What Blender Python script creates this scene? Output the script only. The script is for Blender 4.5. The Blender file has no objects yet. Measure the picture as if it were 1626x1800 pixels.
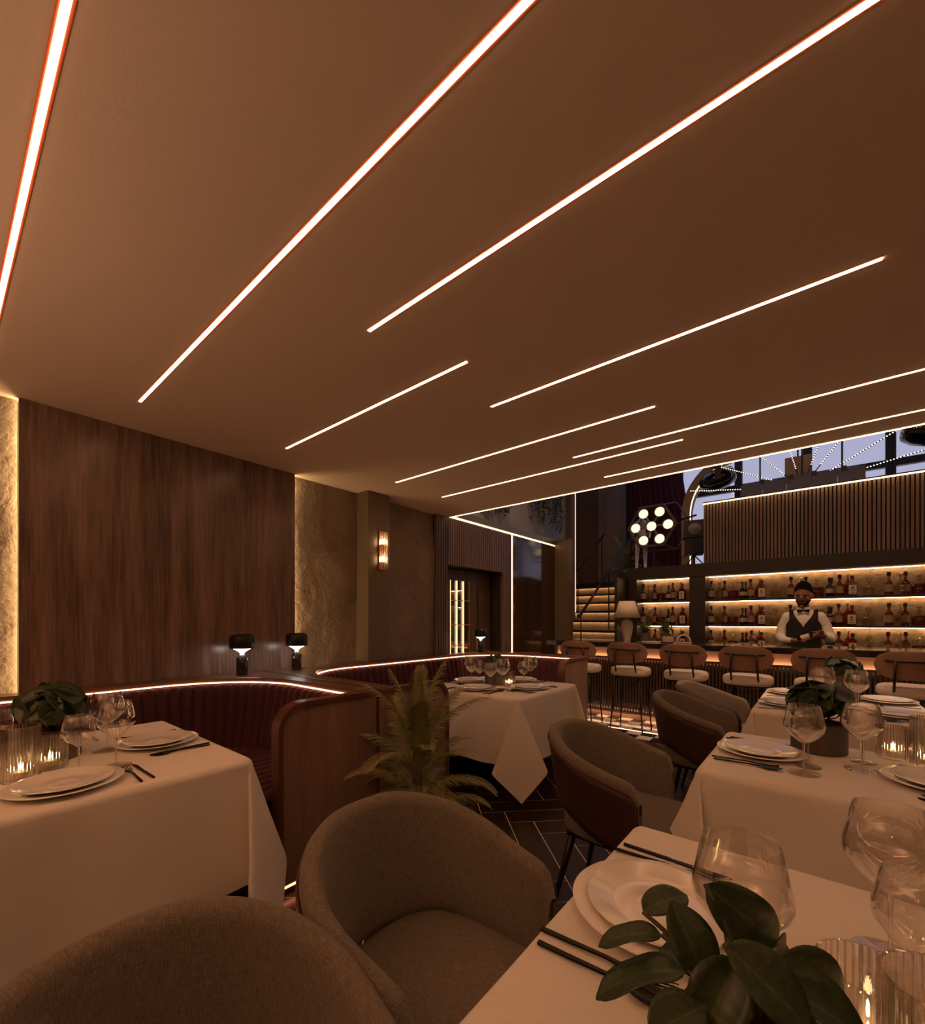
import bpy, bmesh, math, random
from mathutils import Vector, Matrix, Euler, noise as mnoise

PI = math.pi
R = math.radians
sc = bpy.context.scene
C = sc.collection
random.seed(7)

# ------------------------------------------------------------------ camera, sky, exposure
CAMH = 1.30
YAW = 39.3
cam = bpy.data.cameras.new('camera')
cam.sensor_fit = 'VERTICAL'
cam.sensor_height = 36
cam.lens = 768 / 1800 * 36
cam.shift_y = 190 / 1800
cam.clip_start = 0.02
cam.clip_end = 200
camo = bpy.data.objects.new('camera', cam)
camo.location = (0, 0, CAMH)
camo.rotation_euler = (R(90), 0, R(YAW))
C.objects.link(camo)
sc.camera = camo

w = bpy.data.worlds.new('evening_sky')
sc.world = w
w.use_nodes = True
nt = w.node_tree
nt.nodes.clear()
wo = nt.nodes.new('ShaderNodeOutputWorld')
wb = nt.nodes.new('ShaderNodeBackground')
wt = nt.nodes.new('ShaderNodeTexCoord')
wsx = nt.nodes.new('ShaderNodeSeparateXYZ')
wr = nt.nodes.new('ShaderNodeValToRGB')
wr.color_ramp.elements[0].position = 0.0
wr.color_ramp.elements[0].color = (0.56, 0.52, 0.66, 1)
wr.color_ramp.elements[1].position = 0.75
wr.color_ramp.elements[1].color = (0.30, 0.38, 0.66, 1)
nt.links.new(wt.outputs['Generated'], wsx.inputs[0])
nt.links.new(wsx.outputs['Z'], wr.inputs[0])
nt.links.new(wr.outputs[0], wb.inputs['Color'])
wb.inputs['Strength'].default_value = 1.0
nt.links.new(wb.outputs[0], wo.inputs['Surface'])

vs = sc.view_settings
vs.view_transform = 'Standard'
vs.look = 'None'
vs.exposure = 0.0
vs.gamma = 1.0
vs.use_curve_mapping = False

# light paths: enough transparent steps for stacked thin glass, fewer long bounces
sc.cycles.max_bounces = 8
sc.cycles.diffuse_bounces = 4
sc.cycles.glossy_bounces = 4
sc.cycles.transmission_bounces = 8
sc.cycles.transparent_max_bounces = 20
sc.cycles.adaptive_threshold = 0.02

# ------------------------------------------------------------------ key levels (metres)
XL = -3.35      # left wall face
ZC = 2.50       # ceiling
YE = 3.86       # edge of the low ceiling
ZT = 0.75       # table tops
LED = (1.0, 0.50, 0.24)
S_STRIP, S_COVE, S_SHELF = 16.5, 7.0, 6.0

# ------------------------------------------------------------------ materials
def nodes_of(name):
    m = bpy.data.materials.new(name)
    m.use_nodes = True
    t = m.node_tree
    return m, t, t.nodes['Principled BSDF'], t.nodes, t.links

def pmat(name, c, rough=0.5, metal=0.0, c2=None, vscale=8, stretch=(1, 1, 1), bump=0.0, bscale=60,
         sheen=0.0, coat=0.0, spec=0.5, detail=4, ramp=(0.3, 0.7), coord='Object', bstretch=None, distort=0.0):
    m, t, b, N, L = nodes_of(name)
    b.inputs['Base Color'].default_value = (*c, 1)
    b.inputs['Roughness'].default_value = rough
    b.inputs['Metallic'].default_value = metal
    b.inputs['Specular IOR Level'].default_value = spec
    if sheen:
        b.inputs['Sheen Weight'].default_value = sheen
        b.inputs['Sheen Roughness'].default_value = 0.4
        b.inputs['Sheen Tint'].default_value = (*[min(1, v / max(c) * 0.9 + 0.1) for v in c], 1)
    if coat:
        b.inputs['Coat Weight'].default_value = coat
        b.inputs['Coat Roughness'].default_value = 0.08
    if c2 is not None or bump:
        tc = N.new('ShaderNodeTexCoord')
    if c2 is not None:
        mp = N.new('ShaderNodeMapping')
        mp.inputs['Scale'].default_value = stretch
        L.new(tc.outputs[coord], mp.inputs[0])
        nz = N.new('ShaderNodeTexNoise')
        nz.inputs['Scale'].default_value = vscale
        nz.inputs['Detail'].default_value = detail
        nz.inputs['Distortion'].default_value = distort
        L.new(mp.outputs[0], nz.inputs['Vector'])
        cr = N.new('ShaderNodeValToRGB')
        cr.color_ramp.elements[0].position = ramp[0]
        cr.color_ramp.elements[0].color = (*c, 1)
        cr.color_ramp.elements[1].position = ramp[1]
        cr.color_ramp.elements[1].color = (*c2, 1)
        L.new(nz.outputs['Fac'], cr.inputs[0])
        L.new(cr.outputs[0], b.inputs['Base Color'])
    if bump:
        mp2 = N.new('ShaderNodeMapping')
        mp2.inputs['Scale'].default_value = bstretch or stretch
        L.new(tc.outputs[coord], mp2.inputs[0])
        nb = N.new('ShaderNodeTexNoise')
        nb.inputs['Scale'].default_value = bscale
        nb.inputs['Detail'].default_value = 6
        L.new(mp2.outputs[0], nb.inputs['Vector'])
        bp = N.new('ShaderNodeBump')
        bp.inputs['Strength'].default_value = min(1.0, bump)
        bp.inputs['Distance'].default_value = 0.01
        L.new(nb.outputs['Fac'], bp.inputs['Height'])
        L.new(bp.outputs[0], b.inputs['Normal'])
    return m

def wood(name, c1, c2, axis='Z', scale=9, rough=0.4, coat=0.0, bump=0.15, fig=0.6):
    m, t, b, N, L = nodes_of(name)
    k = {'X': (0.06, 1, 1), 'Y': (1, 0.06, 1), 'Z': (1, 1, 0.06)}[axis]
    tc = N.new('ShaderNodeTexCoord')
    mp = N.new('ShaderNodeMapping')
    mp.inputs['Scale'].default_value = k
    L.new(tc.outputs['Object'], mp.inputs[0])
    n1 = N.new('ShaderNodeTexNoise')
    n1.inputs['Scale'].default_value = scale
    n1.inputs['Detail'].default_value = 5
    n1.inputs['Distortion'].default_value = fig
    L.new(mp.outputs[0], n1.inputs['Vector'])
    n2 = N.new('ShaderNodeTexNoise')
    n2.inputs['Scale'].default_value = scale * 9
    n2.inputs['Detail'].default_value = 6
    L.new(mp.outputs[0], n2.inputs['Vector'])
    mx = N.new('ShaderNodeMath')
    mx.operation = 'MULTIPLY_ADD'
    L.new(n2.outputs['Fac'], mx.inputs[0])
    mx.inputs[1].default_value = 0.45
    md = N.new('ShaderNodeMath')
    md.operation = 'MULTIPLY'
    md.inputs[1].default_value = 0.55
    L.new(n1.outputs['Fac'], md.inputs[0])
    L.new(md.outputs[0], mx.inputs[2])
    cr = N.new('ShaderNodeValToRGB')
    cr.color_ramp.elements[0].position = 0.34
    cr.color_ramp.elements[0].color = (*c1, 1)
    cr.color_ramp.elements[1].position = 0.66
    cr.color_ramp.elements[1].color = (*c2, 1)
    L.new(mx.outputs[0], cr.inputs[0])
    L.new(cr.outputs[0], b.inputs['Base Color'])
    b.inputs['Roughness'].default_value = rough
    if coat:
        b.inputs['Coat Weight'].default_value = coat
        b.inputs['Coat Roughness'].default_value = 0.12
    if bump:
        bp = N.new('ShaderNodeBump')
        bp.inputs['Strength'].default_value = bump
        bp.inputs['Distance'].default_value = 0.004
        L.new(mx.outputs[0], bp.inputs['Height'])
        L.new(bp.outputs[0], b.inputs['Normal'])
    return m

def stone(name, c1, c2, scale=3.0, rough=0.85, bump=0.8, dist=0.05):
    m, t, b, N, L = nodes_of(name)
    tc = N.new('ShaderNodeTexCoord')
    n1 = N.new('ShaderNodeTexNoise')
    n1.inputs['Scale'].default_value = scale
    n1.inputs['Detail'].default_value = 9
    n1.inputs['Roughness'].default_value = 0.62
    n1.inputs['Distortion'].default_value = 0.5
    L.new(tc.outputs['Object'], n1.inputs['Vector'])
    n2 = N.new('ShaderNodeTexNoise')
    n2.inputs['Scale'].default_value = scale * 14
    n2.inputs['Detail'].default_value = 6
    L.new(tc.outputs['Object'], n2.inputs['Vector'])
    vo = N.new('ShaderNodeTexVoronoi')
    vo.feature = 'SMOOTH_F1'
    vo.inputs['Scale'].default_value = scale * 0.9
    L.new(n1.outputs['Color'], vo.inputs['Vector'])
    cr = N.new('ShaderNodeValToRGB')
    cr.color_ramp.elements[0].position = 0.32
    cr.color_ramp.elements[0].color = (*c1, 1)
    cr.color_ramp.elements[1].position = 0.68
    cr.color_ramp.elements[1].color = (*c2, 1)
    L.new(n1.outputs['Fac'], cr.inputs[0])
    L.new(cr.outputs[0], b.inputs['Base Color'])
    b.inputs['Roughness'].default_value = rough
    ad = N.new('ShaderNodeMath')
    ad.operation = 'MULTIPLY_ADD'
    L.new(n2.outputs['Fac'], ad.inputs[0])
    ad.inputs[1].default_value = 0.22
    ad2 = N.new('ShaderNodeMath')
    ad2.operation = 'ADD'
    L.new(n1.outputs['Fac'], ad2.inputs[0])
    L.new(vo.outputs['Distance'], ad2.inputs[1])
    L.new(ad2.outputs[0], ad.inputs[2])
    bp = N.new('ShaderNodeBump')
    bp.inputs['Strength'].default_value = bump
    bp.inputs['Distance'].default_value = dist
    L.new(ad.outputs[0], bp.inputs['Height'])
    L.new(bp.outputs[0], b.inputs['Normal'])
    return m

def emat(name, c, s):
    m, t, b, N, L = nodes_of(name)
    b.inputs['Base Color'].default_value = (*c, 1)
    b.inputs['Emission Color'].default_value = (*c, 1)
    b.inputs['Emission Strength'].default_value = s
    b.inputs['Roughness'].default_value = 0.6
    return m

def glass(name, tint=(0.97, 0.96, 0.94), refl=0.75, base=0.045, milk=0.0, rough=0.01, power=3.2):
    """thin-walled glass: clear transmission with a reflection that grows at grazing angles"""
    m = bpy.data.materials.new(name)
    m.use_nodes = True
    t = m.node_tree
    N, L = t.nodes, t.links
    N.clear()
    out = N.new('ShaderNodeOutputMaterial')
    tr = N.new('ShaderNodeBsdfTransparent')
    tr.inputs[0].default_value = (*tint, 1)
    gl = N.new('ShaderNodeBsdfGlossy')
    gl.inputs['Color'].default_value = (1, 1, 1, 1)
    gl.inputs['Roughness'].default_value = rough
    lw = N.new('ShaderNodeLayerWeight')
    lw.inputs['Blend'].default_value = 0.5
    pw = N.new('ShaderNodeMath')
    pw.operation = 'POWER'
    pw.inputs[1].default_value = power
    L.new(lw.outputs['Facing'], pw.inputs[0])
    ma = N.new('ShaderNodeMath')
    ma.operation = 'MULTIPLY_ADD'
    ma.inputs[1].default_value = refl
    ma.inputs[2].default_value = base
    L.new(pw.outputs[0], ma.inputs[0])
    mx = N.new('ShaderNodeMixShader')
    L.new(ma.outputs[0], mx.inputs[0])
    L.new(tr.outputs[0], mx.inputs[1])
    L.new(gl.outputs[0], mx.inputs[2])
    last = mx
    if milk:
        df = N.new('ShaderNodeBsdfTranslucent')
        df.inputs[0].default_value = (0.95, 0.88, 0.78, 1)
        m2 = N.new('ShaderNodeMixShader')
        m2.inputs[0].default_value = milk
        L.new(mx.outputs[0], m2.inputs[1])
        L.new(df.outputs[0], m2.inputs[2])
        last = m2
    L.new(last.outputs[0], out.inputs['Surface'])
    return m

def refr(name, clear=0.4, tint=(0.99, 0.97, 0.94)):
    """thick glass: refraction, with a share of straight transmission so that light still passes"""
    m = bpy.data.materials.new(name)
    m.use_nodes = True
    t = m.node_tree
    N, L = t.nodes, t.links
    N.clear()
    out = N.new('ShaderNodeOutputMaterial')
    gb = N.new('ShaderNodeBsdfGlass')
    gb.inputs['Color'].default_value = (*tint, 1)
    gb.inputs['Roughness'].default_value = 0.02
    gb.inputs['IOR'].default_value = 1.45
    tr = N.new('ShaderNodeBsdfTransparent')
    tr.inputs[0].default_value = (*tint, 1)
    mx = N.new('ShaderNodeMixShader')
    mx.inputs[0].default_value = clear
    L.new(gb.outputs[0], mx.inputs[1])
    L.new(tr.outputs[0], mx.inputs[2])
    L.new(mx.outputs[0], out.inputs['Surface'])
    return m

def weave(name, c1, c2, thread=1800, rough=0.95, bump=0.5, sheen=0.1):
    m, t, b, N, L = nodes_of(name)
    tc = N.new('ShaderNodeTexCoord')
    fac = []
    for d, st in (('X', (1, 0.08, 1)), ('Y', (0.08, 1, 1))):
        w = N.new('ShaderNodeTexWave')
        w.bands_direction = d
        w.inputs['Scale'].default_value = thread / 20 * 1.0
        w.inputs['Distortion'].default_value = 1.2
        w.inputs['Detail'].default_value = 2
        L.new(tc.outputs['UV'], w.inputs['Vector'])
        mp = N.new('ShaderNodeMapping')
        mp.inputs['Scale'].default_value = st
        L.new(tc.outputs['UV'], mp.inputs[0])
        n = N.new('ShaderNodeTexNoise')
        n.inputs['Scale'].default_value = 620
        n.inputs['Detail'].default_value = 3
        L.new(mp.outputs[0], n.inputs['Vector'])
        fac.append((w, n))
    a = N.new('ShaderNodeMath')
    a.operation = 'ADD'
    L.new(fac[0][1].outputs['Fac'], a.inputs[0])
    L.new(fac[1][1].outputs['Fac'], a.inputs[1])
    a2 = N.new('ShaderNodeMath')
    a2.operation = 'MULTIPLY'
    a2.inputs[1].default_value = 0.5
    L.new(a.outputs[0], a2.inputs[0])
    cr = N.new('ShaderNodeValToRGB')
    cr.color_ramp.elements[0].position = 0.36
    cr.color_ramp.elements[0].color = (*c1, 1)
    cr.color_ramp.elements[1].position = 0.64
    cr.color_ramp.elements[1].color = (*c2, 1)
    L.new(a2.outputs[0], cr.inputs[0])
    L.new(cr.outputs[0], b.inputs['Base Color'])
    b.inputs['Roughness'].default_value = rough
    b.inputs['Specular IOR Level'].default_value = 0.2
    if sheen:
        b.inputs['Sheen Weight'].default_value = sheen
    mm = N.new('ShaderNodeMath')
    mm.operation = 'MULTIPLY'
    L.new(fac[0][0].outputs['Fac'], mm.inputs[0])
    L.new(fac[1][0].outputs['Fac'], mm.inputs[1])
    m3 = N.new('ShaderNodeMath')
    m3.operation = 'ADD'
    L.new(mm.outputs[0], m3.inputs[0])
    L.new(a2.outputs[0], m3.inputs[1])
    bp = N.new('ShaderNodeBump')
    bp.inputs['Strength'].default_value = bump
    bp.inputs['Distance'].default_value = 0.0015
    L.new(m3.outputs[0], bp.inputs['Height'])
    L.new(bp.outputs[0], b.inputs['Normal'])
    return m

def leafmat(name, c1, c2, rib, rough=0.38):
    m, t, b, N, L = nodes_of(name)
    tc = N.new('ShaderNodeTexCoord')
    sx = N.new('ShaderNodeSeparateXYZ')
    L.new(tc.outputs['UV'], sx.inputs[0])
    ab = N.new('ShaderNodeMath')
    ab.operation = 'SUBTRACT'
    ab.inputs[1].default_value = 0.5
    L.new(sx.outputs['Y'], ab.inputs[0])
    a2 = N.new('ShaderNodeMath')
    a2.operation = 'ABSOLUTE'
    L.new(ab.outputs[0], a2.inputs[0])
    cr = N.new('ShaderNodeValToRGB')
    cr.color_ramp.elements[0].position = 0.0
    cr.color_ramp.elements[0].color = (*rib, 1)
    cr.color_ramp.elements[1].position = 0.05
    cr.color_ramp.elements[1].color = (0, 0, 0, 1)
    L.new(a2.outputs[0], cr.inputs[0])
    n = N.new('ShaderNodeTexNoise')
    n.inputs['Scale'].default_value = 30
    L.new(tc.outputs['Object'], n.inputs['Vector'])
    c3 = N.new('ShaderNodeValToRGB')
    c3.color_ramp.elements[0].position = 0.35
    c3.color_ramp.elements[0].color = (*c1, 1)
    c3.color_ramp.elements[1].position = 0.65
    c3.color_ramp.elements[1].color = (*c2, 1)
    L.new(n.outputs['Fac'], c3.inputs[0])
    mx = N.new('ShaderNodeMix')
    mx.data_type = 'RGBA'
    mx.blend_type = 'ADD'
    mx.inputs[0].default_value = 1.0
    L.new(c3.outputs[0], mx.inputs[6])
    L.new(cr.outputs[0], mx.inputs[7])
    L.new(mx.outputs[2], b.inputs['Base Color'])
    b.inputs['Roughness'].default_value = rough
    # side veins
    mp = N.new('ShaderNodeMapping')
    mp.inputs['Scale'].default_value = (1, 0.6, 1)
    L.new(tc.outputs['UV'], mp.inputs[0])
    w = N.new('ShaderNodeTexWave')
    w.bands_direction = 'X'
    w.inputs['Scale'].default_value = 2.2
    w.inputs['Distortion'].default_value = 3.0
    L.new(mp.outputs[0], w.inputs['Vector'])
    bp = N.new('ShaderNodeBump')
    bp.inputs['Strength'].default_value = 0.10
    bp.inputs['Distance'].default_value = 0.0025
    L.new(w.outputs['Fac'], bp.inputs['Height'])
    L.new(bp.outputs[0], b.inputs['Normal'])
    return m

MT = {}
MT['ceiling'] = pmat('ceiling_paint', (0.80, 0.64, 0.52), 0.75, c2=(0.83, 0.665, 0.54), vscale=1.5, bump=0.05, bscale=120)
MT['plank'] = wood('floor_walnut', (0.018, 0.010, 0.007), (0.05, 0.027, 0.018), 'X', 8, 0.32, 0.15, 0.1)
MT['joint'] = pmat('brass_joint', (0.90, 0.72, 0.55), 0.5, 0.0)
MT['tile_w'] = pmat('pale_tile', (0.72, 0.66, 0.6), 0.14, c2=(0.66, 0.6, 0.54), vscale=12)
MT['tile_b'] = pmat('black_tile', (0.012, 0.01, 0.01), 0.12, c2=(0.02, 0.016, 0.014), vscale=12)
MT['panelwood'] = wood('wall_veneer', (0.080, 0.050, 0.040), (0.255, 0.162, 0.122), 'Z', 9, 0.27, 0.0, 0.04, 0.9)
MT['glossywood'] = wood('lacquered_veneer', (0.030, 0.014, 0.008), (0.07, 0.034, 0.02), 'Z', 7, 0.10, 0.35, 0.0, 0.8)
MT['stone'] = stone('rough_stone', (0.20, 0.145, 0.105), (0.31, 0.23, 0.17), 2.6)
MT['pilaster'] = pmat('bronze_paint', (0.135, 0.095, 0.06), 0.5, c2=(0.15, 0.105, 0.066), vscale=5)
MT['slat'] = wood('slat_walnut', (0.105, 0.063, 0.048), (0.185, 0.115, 0.088), 'Z', 9, 0.5)
MT['slatback'] = pmat('slat_backing', (0.02, 0.012, 0.009), 0.8, c2=(0.025, 0.015, 0.011))
MT['dark'] = pmat('dark_brown_paint', (0.020, 0.012, 0.009), 0.5, c2=(0.026, 0.016, 0.012), vscale=6)
MT['doorwood'] = wood('door_walnut', (0.05, 0.025, 0.015), (0.095, 0.05, 0.03), 'Z', 9, 0.4)
MT['plaster'] = pmat('grey_plaster', (0.30, 0.29, 0.31), 0.8, c2=(0.38, 0.37, 0.38), vscale=2, bump=0.1, bscale=30)
MT['bronzepanel'] = pmat('bronze_panel', (0.16, 0.12, 0.085), 0.32, 0.4, c2=(0.20, 0.15, 0.11), vscale=3)
MT['columnstone'] = stone('column_stone', (0.20, 0.15, 0.11), (0.28, 0.21, 0.16), 3, 0.8, 0.4)
MT['mullion'] = pmat('black_steel', (0.008, 0.008, 0.010), 0.45, c2=(0.012, 0.011, 0.013), vscale=5)
MT['brown'] = pmat('far_wall_paint', (0.20, 0.13, 0.085), 0.7, c2=(0.23, 0.15, 0.10), vscale=2)
MT['stair'] = stone('stair_stone', (0.24, 0.16, 0.10), (0.34, 0.24, 0.15), 8, 0.45, 0.2, 0.01)
MT['stairtread'] = pmat('stair_tread', (0.018, 0.012, 0.009), 0.35, c2=(0.028, 0.018, 0.014), vscale=10)
MT['marble'] = stone('black_marble', (0.008, 0.006, 0.005), (0.035, 0.025, 0.02), 5, 0.08, 0.0)
MT['shelfstone'] = stone('shelf_back_stone', (0.20, 0.125, 0.08), (0.38, 0.25, 0.165), 12, 0.55, 0.6, 0.012)
MT['apron'] = wood('bar_apron_wood', (0.32, 0.19, 0.12), (0.46, 0.29, 0.19), 'X', 9, 0.45)
MT['boothwood'] = wood('booth_walnut', (0.21, 0.122, 0.094), (0.35, 0.215, 0.162), 'Z', 8, 0.42)
MT['boothcap'] = wood('booth_cap_walnut', (0.085, 0.034, 0.018), (0.15, 0.066, 0.036), 'Y', 8, 0.28, 0.2)
MT['boothred'] = wood('booth_mahogany', (0.10, 0.032, 0.018), (0.16, 0.06, 0.034), 'Z', 8, 0.35, 0.1)
MT['velvet'] = pmat('burgundy_velvet', (0.040, 0.0055, 0.008), 0.8, sheen=0.6, c2=(0.056, 0.007, 0.012), vscale=20, bump=0.08, bscale=300)
MT['cloth'] = pmat('white_tablecloth', (0.78, 0.72, 0.66), 0.9, c2=(0.82, 0.76, 0.70), vscale=160, bump=0.12, bscale=450, sheen=0.08)
MT['fabric'] = weave('olive_weave', (0.115, 0.095, 0.076), (0.260, 0.218, 0.172))
MT['leather'] = pmat('burgundy_leather', (0.042, 0.015, 0.012), 0.55, c2=(0.052, 0.018, 0.015), vscale=30, bump=0.1, bscale=250)
MT['piping'] = pmat('red_piping', (0.09, 0.02, 0.017), 0.5, c2=(0.10, 0.024, 0.02))
MT['black'] = pmat('black_metal', (0.012, 0.010, 0.009), 0.38, 0.3, c2=(0.016, 0.013, 0.012), vscale=20)
MT['cutlery'] = pmat('black_cutlery', (0.016, 0.012, 0.010), 0.22, 0.8, c2=(0.022, 0.017, 0.015), vscale=30)
MT['plate'] = pmat('white_porcelain', (0.82, 0.78, 0.74), 0.16, c2=(0.84, 0.80, 0.76), vscale=3, coat=0.5)
MT['glass'] = glass('clear_glass', (0.985, 0.975, 0.96), 0.95, 0.07, 0.0, 0.004, 2.3)
MT['windowglass'] = glass('window_glass', (0.97, 0.97, 0.98), 0.5, 0.03)
MT['ribglass'] = refr('ribbed_glass', 0.42)
MT['solidglass'] = refr('stem_glass', 0.35)
MT['wax'] = pmat('candle_wax', (0.85, 0.75, 0.6), 0.5, c2=(0.88, 0.78, 0.64))
MT['flame'] = emat('candle_flame', (1.0, 0.62, 0.25), 60)
MT['concrete'] = pmat('dark_concrete', (0.085, 0.072, 0.062), 0.8, c2=(0.13, 0.11, 0.095), vscale=14, bump=0.2, bscale=60)
MT['soil'] = pmat('soil', (0.02, 0.013, 0.009), 0.95, c2=(0.035, 0.022, 0.016), vscale=60, bump=0.6, bscale=80)
MT['leaf'] = leafmat('glossy_leaf', (0.018, 0.034, 0.012), (0.040, 0.066, 0.020), (0.035, 0.05, 0.012))
MT['stem'] = pmat('plant_stem', (0.05, 0.055, 0.02), 0.5, c2=(0.07, 0.05, 0.03))
MT['palm'] = pmat('palm_leaf', (0.115, 0.135, 0.045), 0.5, c2=(0.34, 0.30, 0.11), vscale=9)
MT['ivy'] = pmat('ivy_leaf', (0.03, 0.045, 0.02), 0.5, c2=(0.06, 0.075, 0.035), vscale=30)
MT['stoolwood'] = wood('stool_walnut', (0.235, 0.118, 0.074), (0.34, 0.182, 0.116), 'X', 7, 0.5)
MT['cream'] = pmat('cream_boucle', (0.66, 0.56, 0.46), 0.95, c2=(0.72, 0.62, 0.52), vscale=60, bump=0.3, bscale=220)
MT['strip'] = emat('ceiling_strip_light', LED, S_STRIP)
MT['cove'] = emat('cove_led', (1.0, 0.60, 0.27), S_COVE)
MT['shelfled'] = emat('shelf_led', (1.0, 0.62, 0.28), S_SHELF)
MT['bottleled'] = emat('bottle_shelf_led', (1.0, 0.62, 0.28), 36.0)
MT['stairled'] = emat('stair_led', (1.0, 0.60, 0.28), 14.0)
MT['doorglow'] = emat('door_bar_glow', (1.0, 0.66, 0.34), 1.6)
MT['boothled'] = emat('booth_led', (1.0, 0.55, 0.30), 6.0)
MT['redled'] = emat('base_led', (1.0, 0.30, 0.13), 5.0)
MT['pinkled'] = emat('edge_led', (1.0, 0.47, 0.27), 5.0)
MT['halo_edge'] = pmat('strip_halo', (0.62, 0.13, 0.04), 0.6, c2=(0.65, 0.15, 0.05))  # red colour imitates the narrow glow along the strip lights
MT['lampglow'] = emat('lamp_diffuser', (1.0, 0.90, 0.82), 9)
MT['beadled'] = emat('bead_led', (1.0, 0.82, 0.6), 4)
MT['sconceglow'] = emat('sconce_core', (1.0, 0.68, 0.36), 60)
MT['wallled'] = emat('wall_edge_led', (1.0, 0.66, 0.30), 16)
MT['fill_uplight'] = emat('fill_uplight_bowl', (1.0, 0.56, 0.31), 225.0)  # emission of the added floor lamps
MT['fill_downlight'] = emat('atrium_fill_downlight', (1.0, 0.58, 0.33), 430.0)  # emission of the added roof lamps
MT['barled'] = emat('bar_front_led', (1.0, 0.52, 0.28), 20.0)
MT['bulb'] = emat('film_lamp', (1.0, 0.88, 0.60), 1.25)
MT['crystal'] = glass('crystal_tube', (0.98, 0.86, 0.76), 0.7, 0.10, 0.22, 0.03)
MT['brass'] = pmat('brass', (0.55, 0.34, 0.15), 0.3, 0.9, c2=(0.6, 0.38, 0.17))
MT['copper'] = pmat('copper', (0.50, 0.20, 0.12), 0.25, 0.9, c2=(0.55, 0.23, 0.14))
MT['shade'] = pmat('linen_shade', (0.72, 0.58, 0.46), 0.9, c2=(0.76, 0.62, 0.5), vscale=120, bump=0.1, bscale=200)
MT['ceramic'] = pmat('pale_ceramic', (0.55, 0.45, 0.36), 0.45, c2=(0.6, 0.5, 0.4), vscale=10)
MT['curtain'] = pmat('maroon_velvet', (0.07, 0.010, 0.016), 0.9, c2=(0.10, 0.015, 0.022), vscale=12, sheen=0.3)
MT['white'] = pmat('white_plastic', (0.88, 0.88, 0.92), 0.4, c2=(0.78, 0.77, 0.79))
MT['tan'] = pmat('tan_board', (0.42, 0.29, 0.20), 0.7, c2=(0.46, 0.32, 0.22), vscale=6)
MT['greypanel'] = pmat('grey_panel', (0.16, 0.15, 0.17), 0.5, c2=(0.19, 0.18, 0.20), vscale=5)
MT['glossblack'] = pmat('gloss_black', (0.01, 0.01, 0.012), 0.12, c2=(0.014, 0.014, 0.016), coat=0.6)
MT['amber'] = glass('amber_glass', (0.66, 0.25, 0.10), 0.6, 0.05)
MT['rose'] = glass('rose_glass', (0.74, 0.30, 0.20), 0.6, 0.05)
MT['darkglass'] = glass('dark_glass', (0.16, 0.10, 0.06), 0.6, 0.06)
MT['clearb'] = glass('bottle_clear', (0.86, 0.80, 0.70), 0.85, 0.06)
MT['label'] = pmat('paper_label', (0.60, 0.48, 0.37), 0.8, c2=(0.64, 0.52, 0.41))
MT['tanlabel'] = pmat('tan_label', (0.26, 0.18, 0.13), 0.8, c2=(0.30, 0.21, 0.15))
MT['print'] = pmat('label_print', (0.05, 0.035, 0.03), 0.8, c2=(0.06, 0.04, 0.035))
MT['skin'] = pmat('skin', (0.25, 0.105, 0.062), 0.5, c2=(0.26, 0.115, 0.068), vscale=25)
MT['shirt'] = pmat('white_shirt', (0.72, 0.66, 0.60), 0.85, c2=(0.76, 0.70, 0.64), vscale=30, bump=0.15, bscale=40)
MT['vest'] = pmat('black_vest', (0.012, 0.009, 0.009), 0.8, c2=(0.016, 0.012, 0.012), vscale=80)
MT['hair'] = pmat('black_hair', (0.004, 0.0035, 0.0035), 0.95, spec=0.1, c2=(0.012, 0.010, 0.009), vscale=90, bump=0.6, bscale=120)
MT['eye'] = pmat('eye_white', (0.6, 0.55, 0.5), 0.3, c2=(0.62, 0.57, 0.52))
MT['lip'] = pmat('lips', (0.22, 0.07, 0.05), 0.5, c2=(0.24, 0.08, 0.06))

# ------------------------------------------------------------------ geometry helpers
def mk(name, V, F, m, uv=None, smooth=False):
    me = bpy.data.meshes.new(name)
    me.from_pydata([tuple(v) for v in V], [], F)
    if smooth:
        me.polygons.foreach_set('use_smooth', [True] * len(me.polygons))
    if uv:
        ul = me.uv_layers.new(name='UVMap')
        for lp in me.loops:
            ul.data[lp.index].uv = uv[lp.vertex_index]
    if m is not None:
        me.materials.append(MT[m] if isinstance(m, str) else m)
    me.update()
    return me

def link(name, me, parent=None, loc=(0, 0, 0), rot=(0, 0, 0), scale=None):
    o = bpy.data.objects.new(name, me)
    C.objects.link(o)
    o.location = loc
    o.rotation_euler = rot
    if scale:
        o.scale = scale
    if parent:
        o.parent = parent
    return o

def tag(o, label=None, cat=None, group=None, kind=None):
    if label:
        o['label'] = label
    if cat:
        o['category'] = cat
    if group:
        o['group'] = group
    if kind:
        o['kind'] = kind
    return o

def thing(name, loc=(0, 0, 0), rz=0.0, label=None, cat=None, group=None):
    o = bpy.data.objects.new(name, None)
    o.empty_display_size = 0.1
    C.objects.link(o)
    o.location = loc
    o.rotation_euler = (0, 0, rz)
    return tag(o, label, cat, group)

def dup(root, loc=None, rz=None, label=None, group=None, parent=None):
    r = root.copy()
    C.objects.link(r)
    if loc is not None:
        r.location = loc
    if rz is not None:
        r.rotation_euler = (0, 0, rz)
    if label:
        r['label'] = label
    if group:
        r['group'] = group
    if parent:
        r.parent = parent
    for ch in list(root.children):
        dup(ch, parent=r)
    return r

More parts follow.
